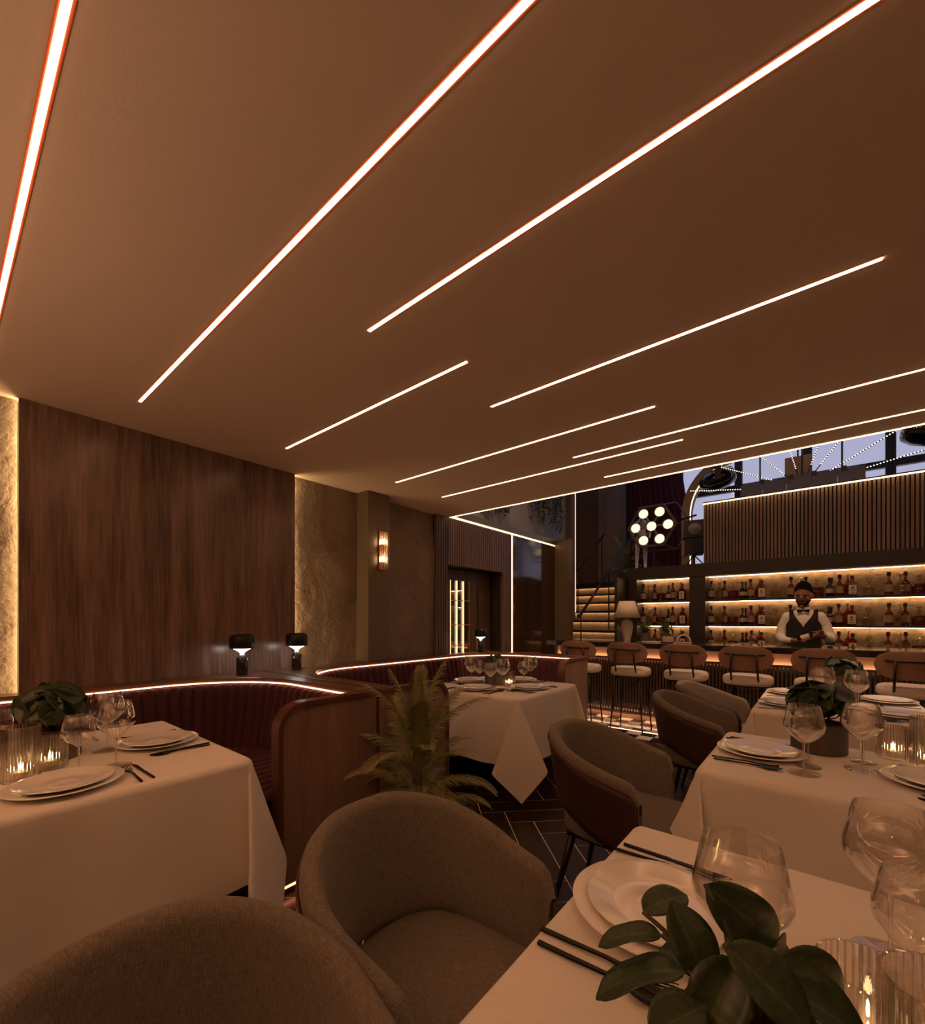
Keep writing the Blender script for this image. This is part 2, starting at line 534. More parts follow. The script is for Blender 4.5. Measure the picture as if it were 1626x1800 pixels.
class G:
    """collects shapes for one mesh"""
    def __init__(s):
        s.V, s.F = [], []
    def add(s, V, F):
        n = len(s.V)
        s.V += [Vector(v) for v in V]
        s.F += [tuple(i + n for i in f) for f in F]
        return s
    def box(s, x0, x1, y0, y1, z0, z1):
        V = [(x0, y0, z0), (x1, y0, z0), (x1, y1, z0), (x0, y1, z0), (x0, y0, z1), (x1, y0, z1), (x1, y1, z1), (x0, y1, z1)]
        F = [(0, 3, 2, 1), (4, 5, 6, 7), (0, 1, 5, 4), (1, 2, 6, 5), (2, 3, 7, 6), (3, 0, 4, 7)]
        return s.add(V, F)
    def prism(s, P, z0, z1):
        n = len(P)
        V = [(x, y, z0) for x, y in P] + [(x, y, z1) for x, y in P]
        F = [tuple(range(n - 1, -1, -1)), tuple(range(n, 2 * n))]
        F += [(i, (i + 1) % n, n + (i + 1) % n, n + i) for i in range(n)]
        return s.add(V, F)
    def lathe(s, prof, n=24, c=(0, 0, 0), close=False):
        V, F = [], []
        k = len(prof)
        for i in range(n):
            a = 2 * PI * i / n
            for r, z in prof:
                V.append((c[0] + r * math.cos(a), c[1] + r * math.sin(a), c[2] + z))
        kk = k if close else k - 1
        for i in range(n):
            j = (i + 1) % n
            for q in range(kk):
                q2 = (q + 1) % k
                F.append((i * k + q, j * k + q, j * k + q2, i * k + q2))
        return s.add(V, F)
    def tube(s, P, r, n=8, caps=True, flat=None):
        P = [Vector(p) for p in P]
        if not isinstance(r, (list, tuple)):
            r = [r] * len(P)
        V, F = [], []
        T0 = (P[1] - P[0]).normalized()
        up = Vector((0, 0, 1)) if abs(T0.z) < 0.9 else Vector((1, 0, 0))
        U = (up - T0 * up.dot(T0)).normalized()
        for i, p in enumerate(P):
            a = P[max(i - 1, 0)]
            b = P[min(i + 1, len(P) - 1)]
            T = (b - a).normalized()
            U = (U - T * U.dot(T))
            U = U.normalized() if U.length > 1e-6 else T.orthogonal().normalized()
            W = T.cross(U)
            for k in range(n):
                an = 2 * PI * k / n
                fl = flat if flat else 1.0
                V.append(p + U * (r[i] * math.cos(an) * fl) + W * (r[i] * math.sin(an)))
        for i in range(len(P) - 1):
            for k in range(n):
                k2 = (k + 1) % n
                F.append((i * n + k, i * n + k2, (i + 1) * n + k2, (i + 1) * n + k))
        if caps:
            F.append(tuple(range(n - 1, -1, -1)))
            F.append(tuple((len(P) - 1) * n + k for k in range(n)))
        return s.add(V, F)
    def grid(s, rows, closed=False):
        """rows: list of equally long point lists"""
        V = [p for r in rows for p in r]
        n = len(rows[0])
        F = []
        for i in range(len(rows) - 1):
            for k in range(n if closed else n - 1):
                k2 = (k + 1) % n
                F.append((i * n + k, i * n + k2, (i + 1) * n + k2, (i + 1) * n + k))
        return s.add(V, F)
    def ellipsoid(s, c, r, nu=16, nv=10):
        rows = []
        for i in range(nv + 1):
            a = -PI / 2 + PI * i / nv
            rows.append([(c[0] + r[0] * math.cos(a) * math.cos(2 * PI * k / nu), c[1] + r[1] * math.cos(a) * math.sin(2 * PI * k / nu), c[2] + r[2] * math.sin(a)) for k in range(nu)])
        return s.grid(rows, True)
    def xf(s, M):
        s.V = [M @ v for v in s.V]
        return s
    def mesh(s, name, m, smooth=False, uv=None):
        return mk(name, s.V, s.F, m, uv, smooth)
    def obj(s, name, m, parent=None, loc=(0, 0, 0), rot=(0, 0, 0), smooth=False, bev=0.0, uv=None, seg=2):
        me = s.mesh(name, m, smooth, uv)
        if bev:
            bevel(me, bev, seg)
        return link(name, me, parent, loc, rot)

def bevel(me, w, seg=2, ang=30):
    bm = bmesh.new()
    bm.from_mesh(me)
    bmesh.ops.remove_doubles(bm, verts=bm.verts, dist=1e-5)
    ed = [e for e in bm.edges if len(e.link_faces) == 2 and e.calc_face_angle(0) > R(ang)]
    bmesh.ops.bevel(bm, geom=ed, offset=w, segments=seg, affect='EDGES', profile=0.5, clamp_overlap=True)
    bm.to_mesh(me)
    bm.free()
    return me

def smooth_by(me, ang=40):
    """smooth shading with sharp edges kept"""
    bm = bmesh.new()
    bm.from_mesh(me)
    bmesh.ops.remove_doubles(bm, verts=bm.verts, dist=1e-6)
    bmesh.ops.recalc_face_normals(bm, faces=bm.faces)
    for f in bm.faces:
        f.smooth = True
    for e in bm.edges:
        if len(e.link_faces) == 2 and e.calc_face_angle(0) > R(ang):
            e.smooth = False
    bm.to_mesh(me)
    bm.free()
    return me

def struct(name, g, m, bev=0.0, parent=None):
    o = g.obj(name, m, parent, bev=bev)
    if not parent:
        o['kind'] = 'structure'
    return o

def lerp(a, b, t):
    return a + (b - a) * t

def sstep(a, b, x):
    t = min(1, max(0, (x - a) / (b - a)))
    return t * t * (3 - 2 * t)

ORD = ['first', 'second', 'third', 'fourth', 'fifth', 'sixth', 'seventh', 'eighth', 'ninth', 'tenth', 'eleventh', 'twelfth', 'thirteenth', 'fourteenth']

# ================================================================== THE SETTING
# ---- floor: brass-coloured bed, herringbone planks laid on it, chequered tiles along the bar
g = G().box(-4.6, 5.0, -3.0, 10.8, -0.12, 0.0)
floor = struct('floor', g, 'joint')
PL, PW, GAP = 0.64, 0.16, 0.006
pm = bevel(G().box(GAP / 2, PL - GAP / 2, GAP / 2, PW - GAP / 2, 0.0, 0.0025).mesh('plank', 'plank'), 0.001, 1)
c45 = math.cos(PI / 4)
o0 = Vector((-1.43, 2.47))
far = []
for k in range(-60, 60):
    for m_ in range(-24, 24):
        for hv in (0, 1):
            ux = k * PW + m_ * (PL + PW)
            uy = k * PW + m_ * (PW - PL)
            if hv:
                ux, uy = ux + PL, uy + PW - PL
                cu, cv = ux + PW / 2, uy + PL / 2
            else:
                cu, cv = ux + PL / 2, uy + PW / 2
            def wld(a, b):
                return o0.x + (a + b) * c45, o0.y + (a - b) * c45
            cx, cy = wld(cu, cv)
            if not (-3.3 < cx < 4.9 and -2.9 < cy < 5.0):
                continue
            # a = along (1,1), b = along (1,-1): planks are turned and mirrored into that frame
            if hv:
                x, y = wld(ux, uy)
                rz = -PI / 4
                x, y = wld(ux + PW, uy)
                loc, rot = (x, y, 0), -PI / 4
                # plank runs along b from (ux+PW, uy); its width lies towards -a
                pos = wld(ux, uy)
                ok = (pos, -PI / 4)
            else:
                pos = wld(ux, uy + PW)
                ok = (pos, PI / 4)
            vis = -2.25 < cx < 1.5 and -0.2 < cy < 4.95
            far.append((0 if vis else 1, math.hypot(cx, cy), ok))
far.sort(key=lambda q: (q[0], q[1]))
rest = G()
for i, (v_, d_, (pos, rot)) in enumerate(far):
    if i < 300:
        link('plank', pm, floor, (pos[0], pos[1], 0.0), (0, 0, rot))
    else:
        M_ = Matrix.Translation((pos[0], pos[1], 0)) @ Matrix.Rotation(rot, 4, 'Z')
        q = G().box(GAP / 2, PL - GAP / 2, GAP / 2, PW - GAP / 2, 0.0, 0.0025)
        q.xf(M_)
        rest.add(q.V, q.F)
o = rest.obj('planks_beyond', 'plank', floor)
o['kind'] = 'stuff'
TS = 0.155
ty0 = 4.87
G().box(-2.98, 3.3, ty0, 6.4, 0.0, 0.008).obj('tile_bed', 'slatback', floor)
tmw = bevel(G().box(0.001, TS - 0.001, 0.001, TS - 0.001, 0, 0.006).mesh('tile', 'tile_w'), 0.001, 1)
tmb = bevel(G().box(0.001, TS - 0.001, 0.001, TS - 0.001, 0, 0.006).mesh('tile', 'tile_b'), 0.001, 1)
for i in range(38):
    for j in range(6):
        link('tile', tmw if (i + j) % 2 else tmb, floor, (-2.96 + i * TS, ty0 + 0.004 + j * TS, 0.008))

# ---- ceiling
g = G().box(-3.9, 5.0, -3.0, YE, ZC, 2.85)
ceiling = struct('ceiling', g, 'ceiling')
roof = struct('ceiling_atrium', G().box(-4.6, 5.0, YE, 8.0, 5.6, 5.75), 'dark')
# glazed strip of the roof over the mezzanine
g = G().box(-4.6, 5.0, 10.35, 10.8, 5.6, 5.75)
for i in range(9):
    xx = -4.6 + 9.6 * i / 8
    g.box(xx - 0.06, xx + 0.06, 8.0, 10.35, 5.6, 5.72)
sky_ = struct('window_9', g, 'mullion')
for i in range(8):
    xx = -4.6 + 9.6 * i / 8
    G().box(xx + 0.06, xx + 1.14, 8.0, 10.35, 5.66, 5.67).obj('pane', 'windowglass', sky_)
struct('wall_above_ceiling', G().box(-4.6, 5.0, YE - 0.15, YE - 0.02, 2.85, 5.6), 'brown')
struct('wall_right', G().box(5.0, 5.15, -3.0, 10.8, -0.1, 5.75), 'brown')
struct('wall_back', G().box(-3.9, 5.0, -3.15, -3.0, -0.1, 2.85), 'brown')

# ---- left wall core with a door recess
g = G().box(-3.9, -3.42, -3.0, 3.85, 0, 2.5)
g.box(-3.9, -3.42, 3.85, 4.95, 1.95, 2.53)
g.box(-3.9, -3.42, 4.95, 6.47, 0, 2.53)
g.box(-3.9, -3.60, 3.85, 4.95, 0, 1.95)
wall_left = struct('wall_left', g, 'dark')

def stone_panel(y0, y1, z0, z1, x, seed, amp=0.016):
    st = 0.018
    ny, nz_ = max(2, int((y1 - y0) / st)), int((z1 - z0) / st)
    rows = []
    for i in range(ny + 1):
        y = lerp(y0, y1, i / ny)
        col = []
        for k in range(nz_ + 1):
            z = lerp(z0, z1, k / nz_)
            p = Vector((y * 1.3 + seed, z * 1.3, seed * 2.3))
            h = mnoise.fractal(p, 0.75, 2.1, 8) * amp - 0.004
            h2 = mnoise.noise(p * 1.1 + Vector((5, 2, 1)))
            h += amp * 0.9 * (1 if h2 > 0.22 else 0) * min(1, (h2 - 0.22) * 12)
            col.append((x + h, y, z))
        rows.append(col)
    g = G().grid(rows)
    me = g.mesh('stone_panel', 'stone', True)
    return link('stone_panel', me, wall_left)

G().box(-3.42, -3.395, -3.0, -0.9, 0, 2.5).obj('stone_panel', 'stone', wall_left)
stone_panel(-0.9, 0.307, 0, 2.5, -3.397, 1.0)
stone_panel(1.90, 2.60, 0, 2.5, -3.397, 4.2)
stone_panel(2.70, 3.63, 0, 2.5, -3.397, 8.7)
wp = G().box(-3.362, -3.34, 0.307, 1.907, 0, 2.5).obj('wood_panel', 'panelwood', wall_left, bev=0.002)
G().box(-3.42, -3.362, 0.345, 1.869, 0, 2.5).obj('panel_batten', 'dark', wall_left)
G().box(-3.398, -3.364, 0.318, 0.330, 0.0, 2.5).obj('led_strip', 'wallled', wall_left)
G().box(-3.398, -3.364, 1.884, 1.896, 0.0, 2.5).obj('led_strip', 'wallled', wall_left)
G().box(-3.42, -3.225, 2.567, 2.83, 0.914, 2.5).obj('pilaster', 'pilaster', wall_left, bev=0.003)

# fluted cladding around the door (slats a few pixels wide: one part)
g = G()
y = 3.63
i = 0
while y < 5.17:
    if 3.83 < y + 0.014 < 4.96:
        g.box(-3.40, -3.35, y, y + 0.028, 1.95, 2.5)
    else:
        g.box(-3.40, -3.35, y, y + 0.028, 0, 2.5)
    y += 0.041
o = g.obj('fluted_cladding', 'slat', wall_left)
o['kind'] = 'stuff'
G().box(-3.418, -3.398, 3.63, 3.84, 0, 2.5).box(-3.418, -3.398, 3.84, 4.96, 1.95, 2.5).box(-3.418, -3.398, 4.96, 5.19, 0, 2.5).obj('cladding_backing', 'slatback', wall_left)
G().box(-3.41, -3.352, 5.191, 5.209, 0, 2.5).obj('led_strip', 'pinkled', wall_left)
G().box(-3.42, -3.35, 5.215, 6.47, 0, 2.5).obj('lacquered_panel', 'glossywood', wall_left)
G().box(-3.42, -3.35, 3.88, 6.47, 2.50, 2.515).obj('led_strip', 'cove', wall_left)
G().box(-3.75, -3.33, YE, 6.47, 2.517, 2.60).obj('ledge', 'bronzepanel', wall_left)
# end pier of the left wall
struct('wall_pier', G().box(-3.9, -3.10, 6.47, 6.62, 0, 2.60), 'pilaster')
# upper left wall and the stair side
struct('wall_left_upper', G().box(-3.9, -3.72, YE, 7.62, 2.60, 5.6).box(-3.9, -3.72, 6.62, 7.62, 0, 2.6), 'plaster')
ws = struct('wall_stair', G().box(-4.6, -4.36, 7.62, 10.8, 0, 5.6), 'bronzepanel')
struct('wall_behind_stair', G().box(-4.6, -3.9, 3.86, 7.62, 0, 5.6), 'dark')
tr = struct('trim_1', G().box(-3.9, -3.61, 7.62, 7.80, 0.4, 5.6), 'pilaster')
G().box(-3.628, -3.609, 7.802, 7.818, 1.45, 5.2).obj('led_strip', 'pinkled', tr)
wt_ = struct('wall_stair_top', G().box(-4.36, -3.86, 9.60, 9.75, 2.1, 5.6), 'bronzepanel')
struct('wall_column', G().box(-3.86, -3.74, 9.54, 9.9, 2.1, 5.6).box(-3.74, -3.38, 9.60, 9.95, 2.1, 5.6), 'columnstone')

# ---- glazed door in the recess
d1 = struct('door_1', G().box(-3.60, -3.555, 3.86, 4.10, 0, 1.94).box(-3.60, -3.555, 4.30 + 0.22, 4.94, 0, 1.94)
            .box(-3.60, -3.555, 4.10, 4.52, 1.80, 1.94).box(-3.60, -3.555, 4.10, 4.52, 0, 0.12), 'doorwood')
G().box(-3.582, -3.578, 4.10, 4.52, 0.12, 1.80).obj('pane', 'glass', d1)
G().box(-3.60, -3.59, 4.10, 4.52, 0.12, 1.80).obj('pane_backing', 'mullion', d1)
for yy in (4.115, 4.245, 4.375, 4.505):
    G().box(-3.578, -3.560, yy - 0.004, yy + 0.004, 0.12, 1.80).obj('glazing_bar', 'doorglow' if yy < 4.4 else 'brass', d1)  # all but the last upright bar have a weak emission
for zz in (0.45, 0.72, 0.98, 1.24, 1.55):
    G().box(-3.577, -3.561, 4.10, 4.52, zz - 0.005, zz + 0.005).obj('glazing_bar', 'brass', d1)
G().box(-3.555, -3.52, 4.60, 4.62, 0.9, 1.15).obj('door_handle', 'brass', d1, bev=0.004)
G().box(-3.556, -3.54, 4.66, 4.70, 0.15, 1.75).obj('door_moulding', 'doorwood', d1)

# ---- window wall behind the mezzanine
YW = 10.5
mulx = [-4.5, -3.45, -2.40, -1.29, -0.18, 0.94, 2.05, 3.16, 4.27]
for i in range(len(mulx) - 1):
    a, b = mulx[i], mulx[i + 1]
    g = G().box(a - 0.065, a + 0.065, YW - 0.06, YW + 0.06, 2.0, 5.6)
    g.box(a, b, YW - 0.05, YW + 0.05, 3.94, 4.06)
    g.box(a, b, YW - 0.05, YW + 0.05, 5.3, 5.6)
    g.box(a, b, YW - 0.05, YW + 0.05, 2.0, 2.2)
    if i == len(mulx) - 2:
        g.box(b - 0.065, b + 0.065, YW - 0.06, YW + 0.06, 2.0, 5.6).box(b, 5.0, YW - 0.06, YW + 0.06, 2.0, 5.6)
    wf = struct('window_%d' % (i + 1), g, 'mullion')
    for z0, z1 in ((2.2, 3.94), (4.06, 5.3)):
        G().box(a + 0.065, b - 0.065, YW - 0.004, YW + 0.004, z0, z1).obj('pane', 'windowglass', wf)
    for sx in (a + 0.065, b - 0.065):           # gusset plates under the head rail
        sg = 1 if sx < (a + b) / 2 else -1
        G().prism([(sx, 0), (sx + sg * 0.18, 0), (sx, -0.12)][::sg], 0, 0.03).xf(Matrix.Translation((0, YW, 5.3)) @ Matrix.Rotation(PI / 2, 4, 'X')).obj('gusset', 'mullion', wf)
struct('wall_end', G().box(-4.6, 5.0, YW - 0.05, YW + 0.15, -0.1, 2.0), 'dark')

# ---- mezzanine slab, black edge beam and fluted parapet
struct('floor_mezzanine', G().box(-2.38, 5.0, 7.50, YW, 1.98, 2.10).box(-4.36, -2.38, 9.02, YW, 1.98, 2.10), 'dark')
trim = struct('trim_2', G().box(-2.40, 5.0, 7.12, 7.50, 1.945, 2.125), 'dark')
par = struct('wall_parapet', G().box(-1.312, 5.0, 7.20, 7.28, 2.125, 2.98), 'slatback')
g = G()
x = -1.312
while x < 4.9:
    g.box(x, x + 0.026, 7.15, 7.20, 2.125, 2.975)
    x += 0.040
o = g.obj('fluted_cladding', 'slat', par)
o['kind'] = 'stuff'
G().box(-1.312, 4.9, 7.09, 7.30, 2.985, 3.0).obj('parapet_cap', 'dark', par)
G().box(-1.312, 4.9, 7.10, 7.115, 2.972, 2.985).obj('led_strip', 'cove', par)

# ---- LED line along the ceiling edge
o = tag(G().box(-3.34, 4.9, YE - 0.013, YE - 0.001, ZC - 0.004, ZC + 0.0).obj('edge_strip_light', 'cove'),
        'warm LED line along the open edge of the brown ceiling', 'light strip')

# ---- ceiling strip lights: x0, x1, y
STR = [(-2.885, -0.70, 0.169, 'leftmost ceiling strip light, steep line at the upper left of the picture'),
       (-2.89, 0.30, 0.734, 'long ceiling strip light starting above the wood wall panel'),
       (-1.448, 0.95, 1.156, 'long ceiling strip light running to the upper right corner of the picture'),
       (-2.886, -1.271, 1.582, 'short ceiling strip light above the booth partition'),
       (-1.430, 0.160, 2.002, 'ceiling strip light ending in mid ceiling on the right'),
       (-2.861, -0.720, 2.579, 'ceiling strip light starting above the wall sconce pilaster'),
       (-1.408, 1.70, 3.012, 'long ceiling strip light second nearest the open ceiling edge on the right'),
       (-2.853, -0.708, 3.172, 'ceiling strip light nearest the fluted door wall'),
       (-1.399, 1.70, 3.590, 'long ceiling strip light closest to the open ceiling edge'),  # strips after this one are unseen, added for more light
       (0.80, 2.60, 1.582, 'added unseen ceiling strip light to the right of the picture, above the middle table'), (0.95, 2.9, 2.579, 'added unseen ceiling strip light to the right of the picture, towards the bar'),
       (1.2, 3.4, 0.734, 'added unseen ceiling strip light to the right of the foreground table, out of the picture'), (0.6, 2.6, 0.169, 'added unseen ceiling strip light right beside the viewer, out of the picture'),
       (-2.4, -0.3, -0.55, 'added unseen ceiling strip light behind the viewer on the booth side'), (0.2, 2.4, -0.9, 'added unseen ceiling strip light behind the viewer on the side away from the booths')]
HW = 0.0072
for x0, x1, y, lab in STR:
    t = thing('ceiling_strip_light', ((x0 + x1) / 2, y, ZC), 0, lab, 'strip light', 'linear ceiling strip lights')
    h = (x1 - x0) / 2
    g = G().box(-h - 0.004, h + 0.004, -HW - 0.006, -HW, -0.0012, 0.0).box(-h - 0.004, h + 0.004, HW, HW + 0.006, -0.0012, 0.0)
    g.obj('halo_edge', 'halo_edge', t)  # coloured edging stands in for the halo around the diffuser
    G().box(-h, h, -HW, HW, -0.0026, 0.0).obj('diffuser', 'strip', t)

# ---- added fill, unseen behind the viewer: a torchiere bowl throwing warm light onto the ceiling
tl = thing('added_floor_lamp', (-1.6, -1.55, 0.006), 0, 'added unseen torchiere floor lamp with an upward bowl standing behind the viewer', 'floor lamp')
link('base', smooth_by(G().lathe([(0, 0), (0.15, 0), (0.15, 0.015), (0.03, 0.03), (0, 0.03)], 28).mesh('base', 'black')), tl)
G().tube([(0, 0, 0.02), (0, 0, 1.46)], 0.012, 10).obj('pole', 'black', tl, smooth=True)
link('bowl', smooth_by(G().lathe([(0, 1.45), (0.05, 1.455), (0.13, 1.50), (0.165, 1.56), (0.160, 1.56), (0.125, 1.507), (0.04, 1.465), (0, 1.462)], 32).mesh('bowl', 'brass')), tl)
link('lamp_disc', G().lathe([(0, 1.535), (0.140, 1.535)], 28).mesh('lamp_disc', 'fill_uplight'), tl)
t2_ = dup(tl, (2.3, -1.9, 0.006), 0, 'second added unseen torchiere floor lamp behind the viewer, away from the booths')
t2_.scale = (0.62, 0.62, 1.0)
# ---- added fill, unseen: downlights in the high roof over the bar
for i, (x, y) in enumerate(((-2.2, 4.0), (-0.9, 4.0), (0.4, 4.0), (1.7, 4.0))):
    t = thing('fill_downlight', (x, y, 5.6), 0, 'added unseen round downlight in the high roof above the bar stools, %s from the left' % ORD[i], 'fill_downlight', 'added roof downlights over the bar')
    link('ring', smooth_by(G().lathe([(0.10, 0), (0.125, 0), (0.125, -0.02), (0.10, -0.06)], 24, close=True).mesh('ring', 'black')), t)
    link('lamp_face', G().lathe([(0, -0.012), (0.10, -0.012)], 24).mesh('lamp_face', 'fill_downlight'), t)

# ================================================================== STAIRS AND BAR
stairs = thing('staircase', (-3.05, 6.7, 0.0), 0, 'stone staircase with lit risers climbing beside the bottle shelves', 'staircase')
def sloc(g):
    return g.xf(Matrix.Translation((3.05, -6.7, 0)))
RISE, RUN = 0.176, 0.29
for n in range(-3, 5):
    z1 = 1.3 + RISE * n
    y0 = 7.69 + RUN * n
    x0, x1 = (-4.34 if y0 > 7.5 else -3.70), -2.42
    st = sloc(G().box(x0, x1, y0, y0 + RUN, z1 - RISE, z1 - 0.035)).obj('step', 'stair', stairs)
    sloc(G().box(x0, x1, y0 - 0.045, y0 + RUN, z1 - 0.030, z1).box(x0, x1, y0 - 0.045, y0 - 0.038, z1 - 0.042, z1 - 0.030)).obj('tread', 'stairtread', st)
    sloc(G().box(x0, x1, y0 - 0.030, y0 - 0.020, z1 - 0.037, z1 - 0.030)).obj('led_strip', 'stairled', st)
sloc(G().box(-3.70, -2.42, 6.66, 9.02, 0, 1.3 - 4 * RISE)).obj('stair_base', 'stair', stairs)
sloc(G().box(-2.44, -2.40, 6.66, 9.3, 0, 1.95)).obj('stair_side', 'dark', stairs)

def handrail(x, ya, yb, label):
    t = thing('handrail', (x, ya, 0), 0, label, 'handrail', 'stair handrails')
    sl = 0.655
    za = 0.98 + (ya - 5.73) * sl
    L_ = yb - ya
    G().tube([(0, 0, za), (0, L_, za + L_ * sl)], 0.022, 10).obj('rail', 'black', t, smooth=True)
    k = 0
    yy = 0.06
    while yy < L_:
        zt = za + yy * sl
        zb = 0.0 if ya + yy < 6.6 else min(2.10, max(0.60, 1.3 + RISE * math.floor((ya + yy - 7.69 + 0.045) / RUN)))
        if zt - zb > 0.1:
            G().tube([(0, yy, zb), (0, yy, zt)], 0.011, 6).obj('baluster', 'black', t)
        yy += 1.15
    return t
handrail(-2.85, 6.30, 9.40, 'dark handrail on the bar side of the staircase')
handrail(-3.50, 7.62, 8.95, 'dark handrail on the far wall side of the staircase')

# ---- bar counter
bar = thing('bar_counter', (0, 5.8, 0), 0, 'long bar counter with black marble top and fluted lit front', 'bar counter')
def bloc(g):
    return g.xf(Matrix.Translation((0, -5.8, 0)))
BX0, BX1 = -2.98, 3.0
bloc(G().box(BX0, BX1, 5.50, 6.20, 0.955, 1.02)).obj('countertop', 'marble', bar, bev=0.004)
bloc(G().box(BX0 + 0.04, BX1, 5.80, 6.12, 0.07, 0.955)).obj('bar_body', 'slatback', bar)
bloc(G().box(BX0 + 0.03, BX1, 5.785, 5.80, 0.80, 0.955)).obj('apron', 'apron', bar)
g = G()
x = BX0 + 0.03
while x < BX1:
    bloc_w = 0.020
    g.box(x, x + bloc_w, 5.735, 5.775, 0.11, 0.795)
    x += 0.036
o = bloc(g).obj('fluted_front', 'slat', bar)
o['kind'] = 'stuff'
bloc(G().box(BX0 + 0.02, BX1, 5.73, 5.745, 0.795, 0.822)).obj('front_rail', 'slat', bar)
bloc(G().box(BX0 + 0.03, BX1, 5.748, 5.764, 0.797, 0.806)).obj('led_strip', 'barled', bar)
bloc(G().box(BX0 + 0.06, BX1, 5.80, 6.10, 0.014, 0.07)).obj('plinth', 'apron', bar)
bloc(G().box(BX0 + 0.06, BX1, 5.778, 5.796, 0.108, 0.120)).obj('led_strip', 'barled', bar)
bloc(G().box(BX0 + 0.02, BX1, 5.73, 5.745, 0.10, 0.13)).obj('lower_rail', 'slat', bar)
tag(G().box(-2.94, 3.0, 5.19, 5.200, 0.0142, 0.017).obj('floor_strip_light', 'shelfled'), 'thin LED line set in the chequered floor in front of the bar', 'light strip')

# ---- back bar with three tiers of lit shelves
bb = thing('bottle_shelves', (0, 7.3, 0), 0, 'dark back bar unit with lit stone backed shelves behind the counter', 'shelving')
def kloc(g):
    return g.xf(Matrix.Translation((0, -7.3, 0)))
BAYS = [(-2.256, -1.50), (-1.29, 3.2)]
kloc(G().box(-2.39, -2.256, 7.13, 7.50, 0, 1.945)).obj('side_frame', 'dark', bb)
kloc(G().box(-1.50, -1.29, 7.13, 7.50, 0, 1.945)).obj('pillar', 'dark', bb)
SHZ = [0.885, 1.232, 1.600]
for a, b in BAYS:
    kloc(G().box(a, b, 7.44, 7.50, 0, 1.945)).obj('back_panel', 'shelfstone', bb)
    kloc(G().box(a, b, 7.14, 7.44, 0, 0.86)).obj('cupboard', 'dark', bb)
    for z in SHZ:
        sh = kloc(G().box(a, b, 7.15, 7.43, z - 0.025, z)).obj('shelf', 'dark', bb, bev=0.002)
    for z in (1.207, 1.575, 1.945):
        kloc(G().box(a, b, 7.395, 7.403, z - 0.006, z - 0.001)).obj('led_strip', 'bottleled', bb)

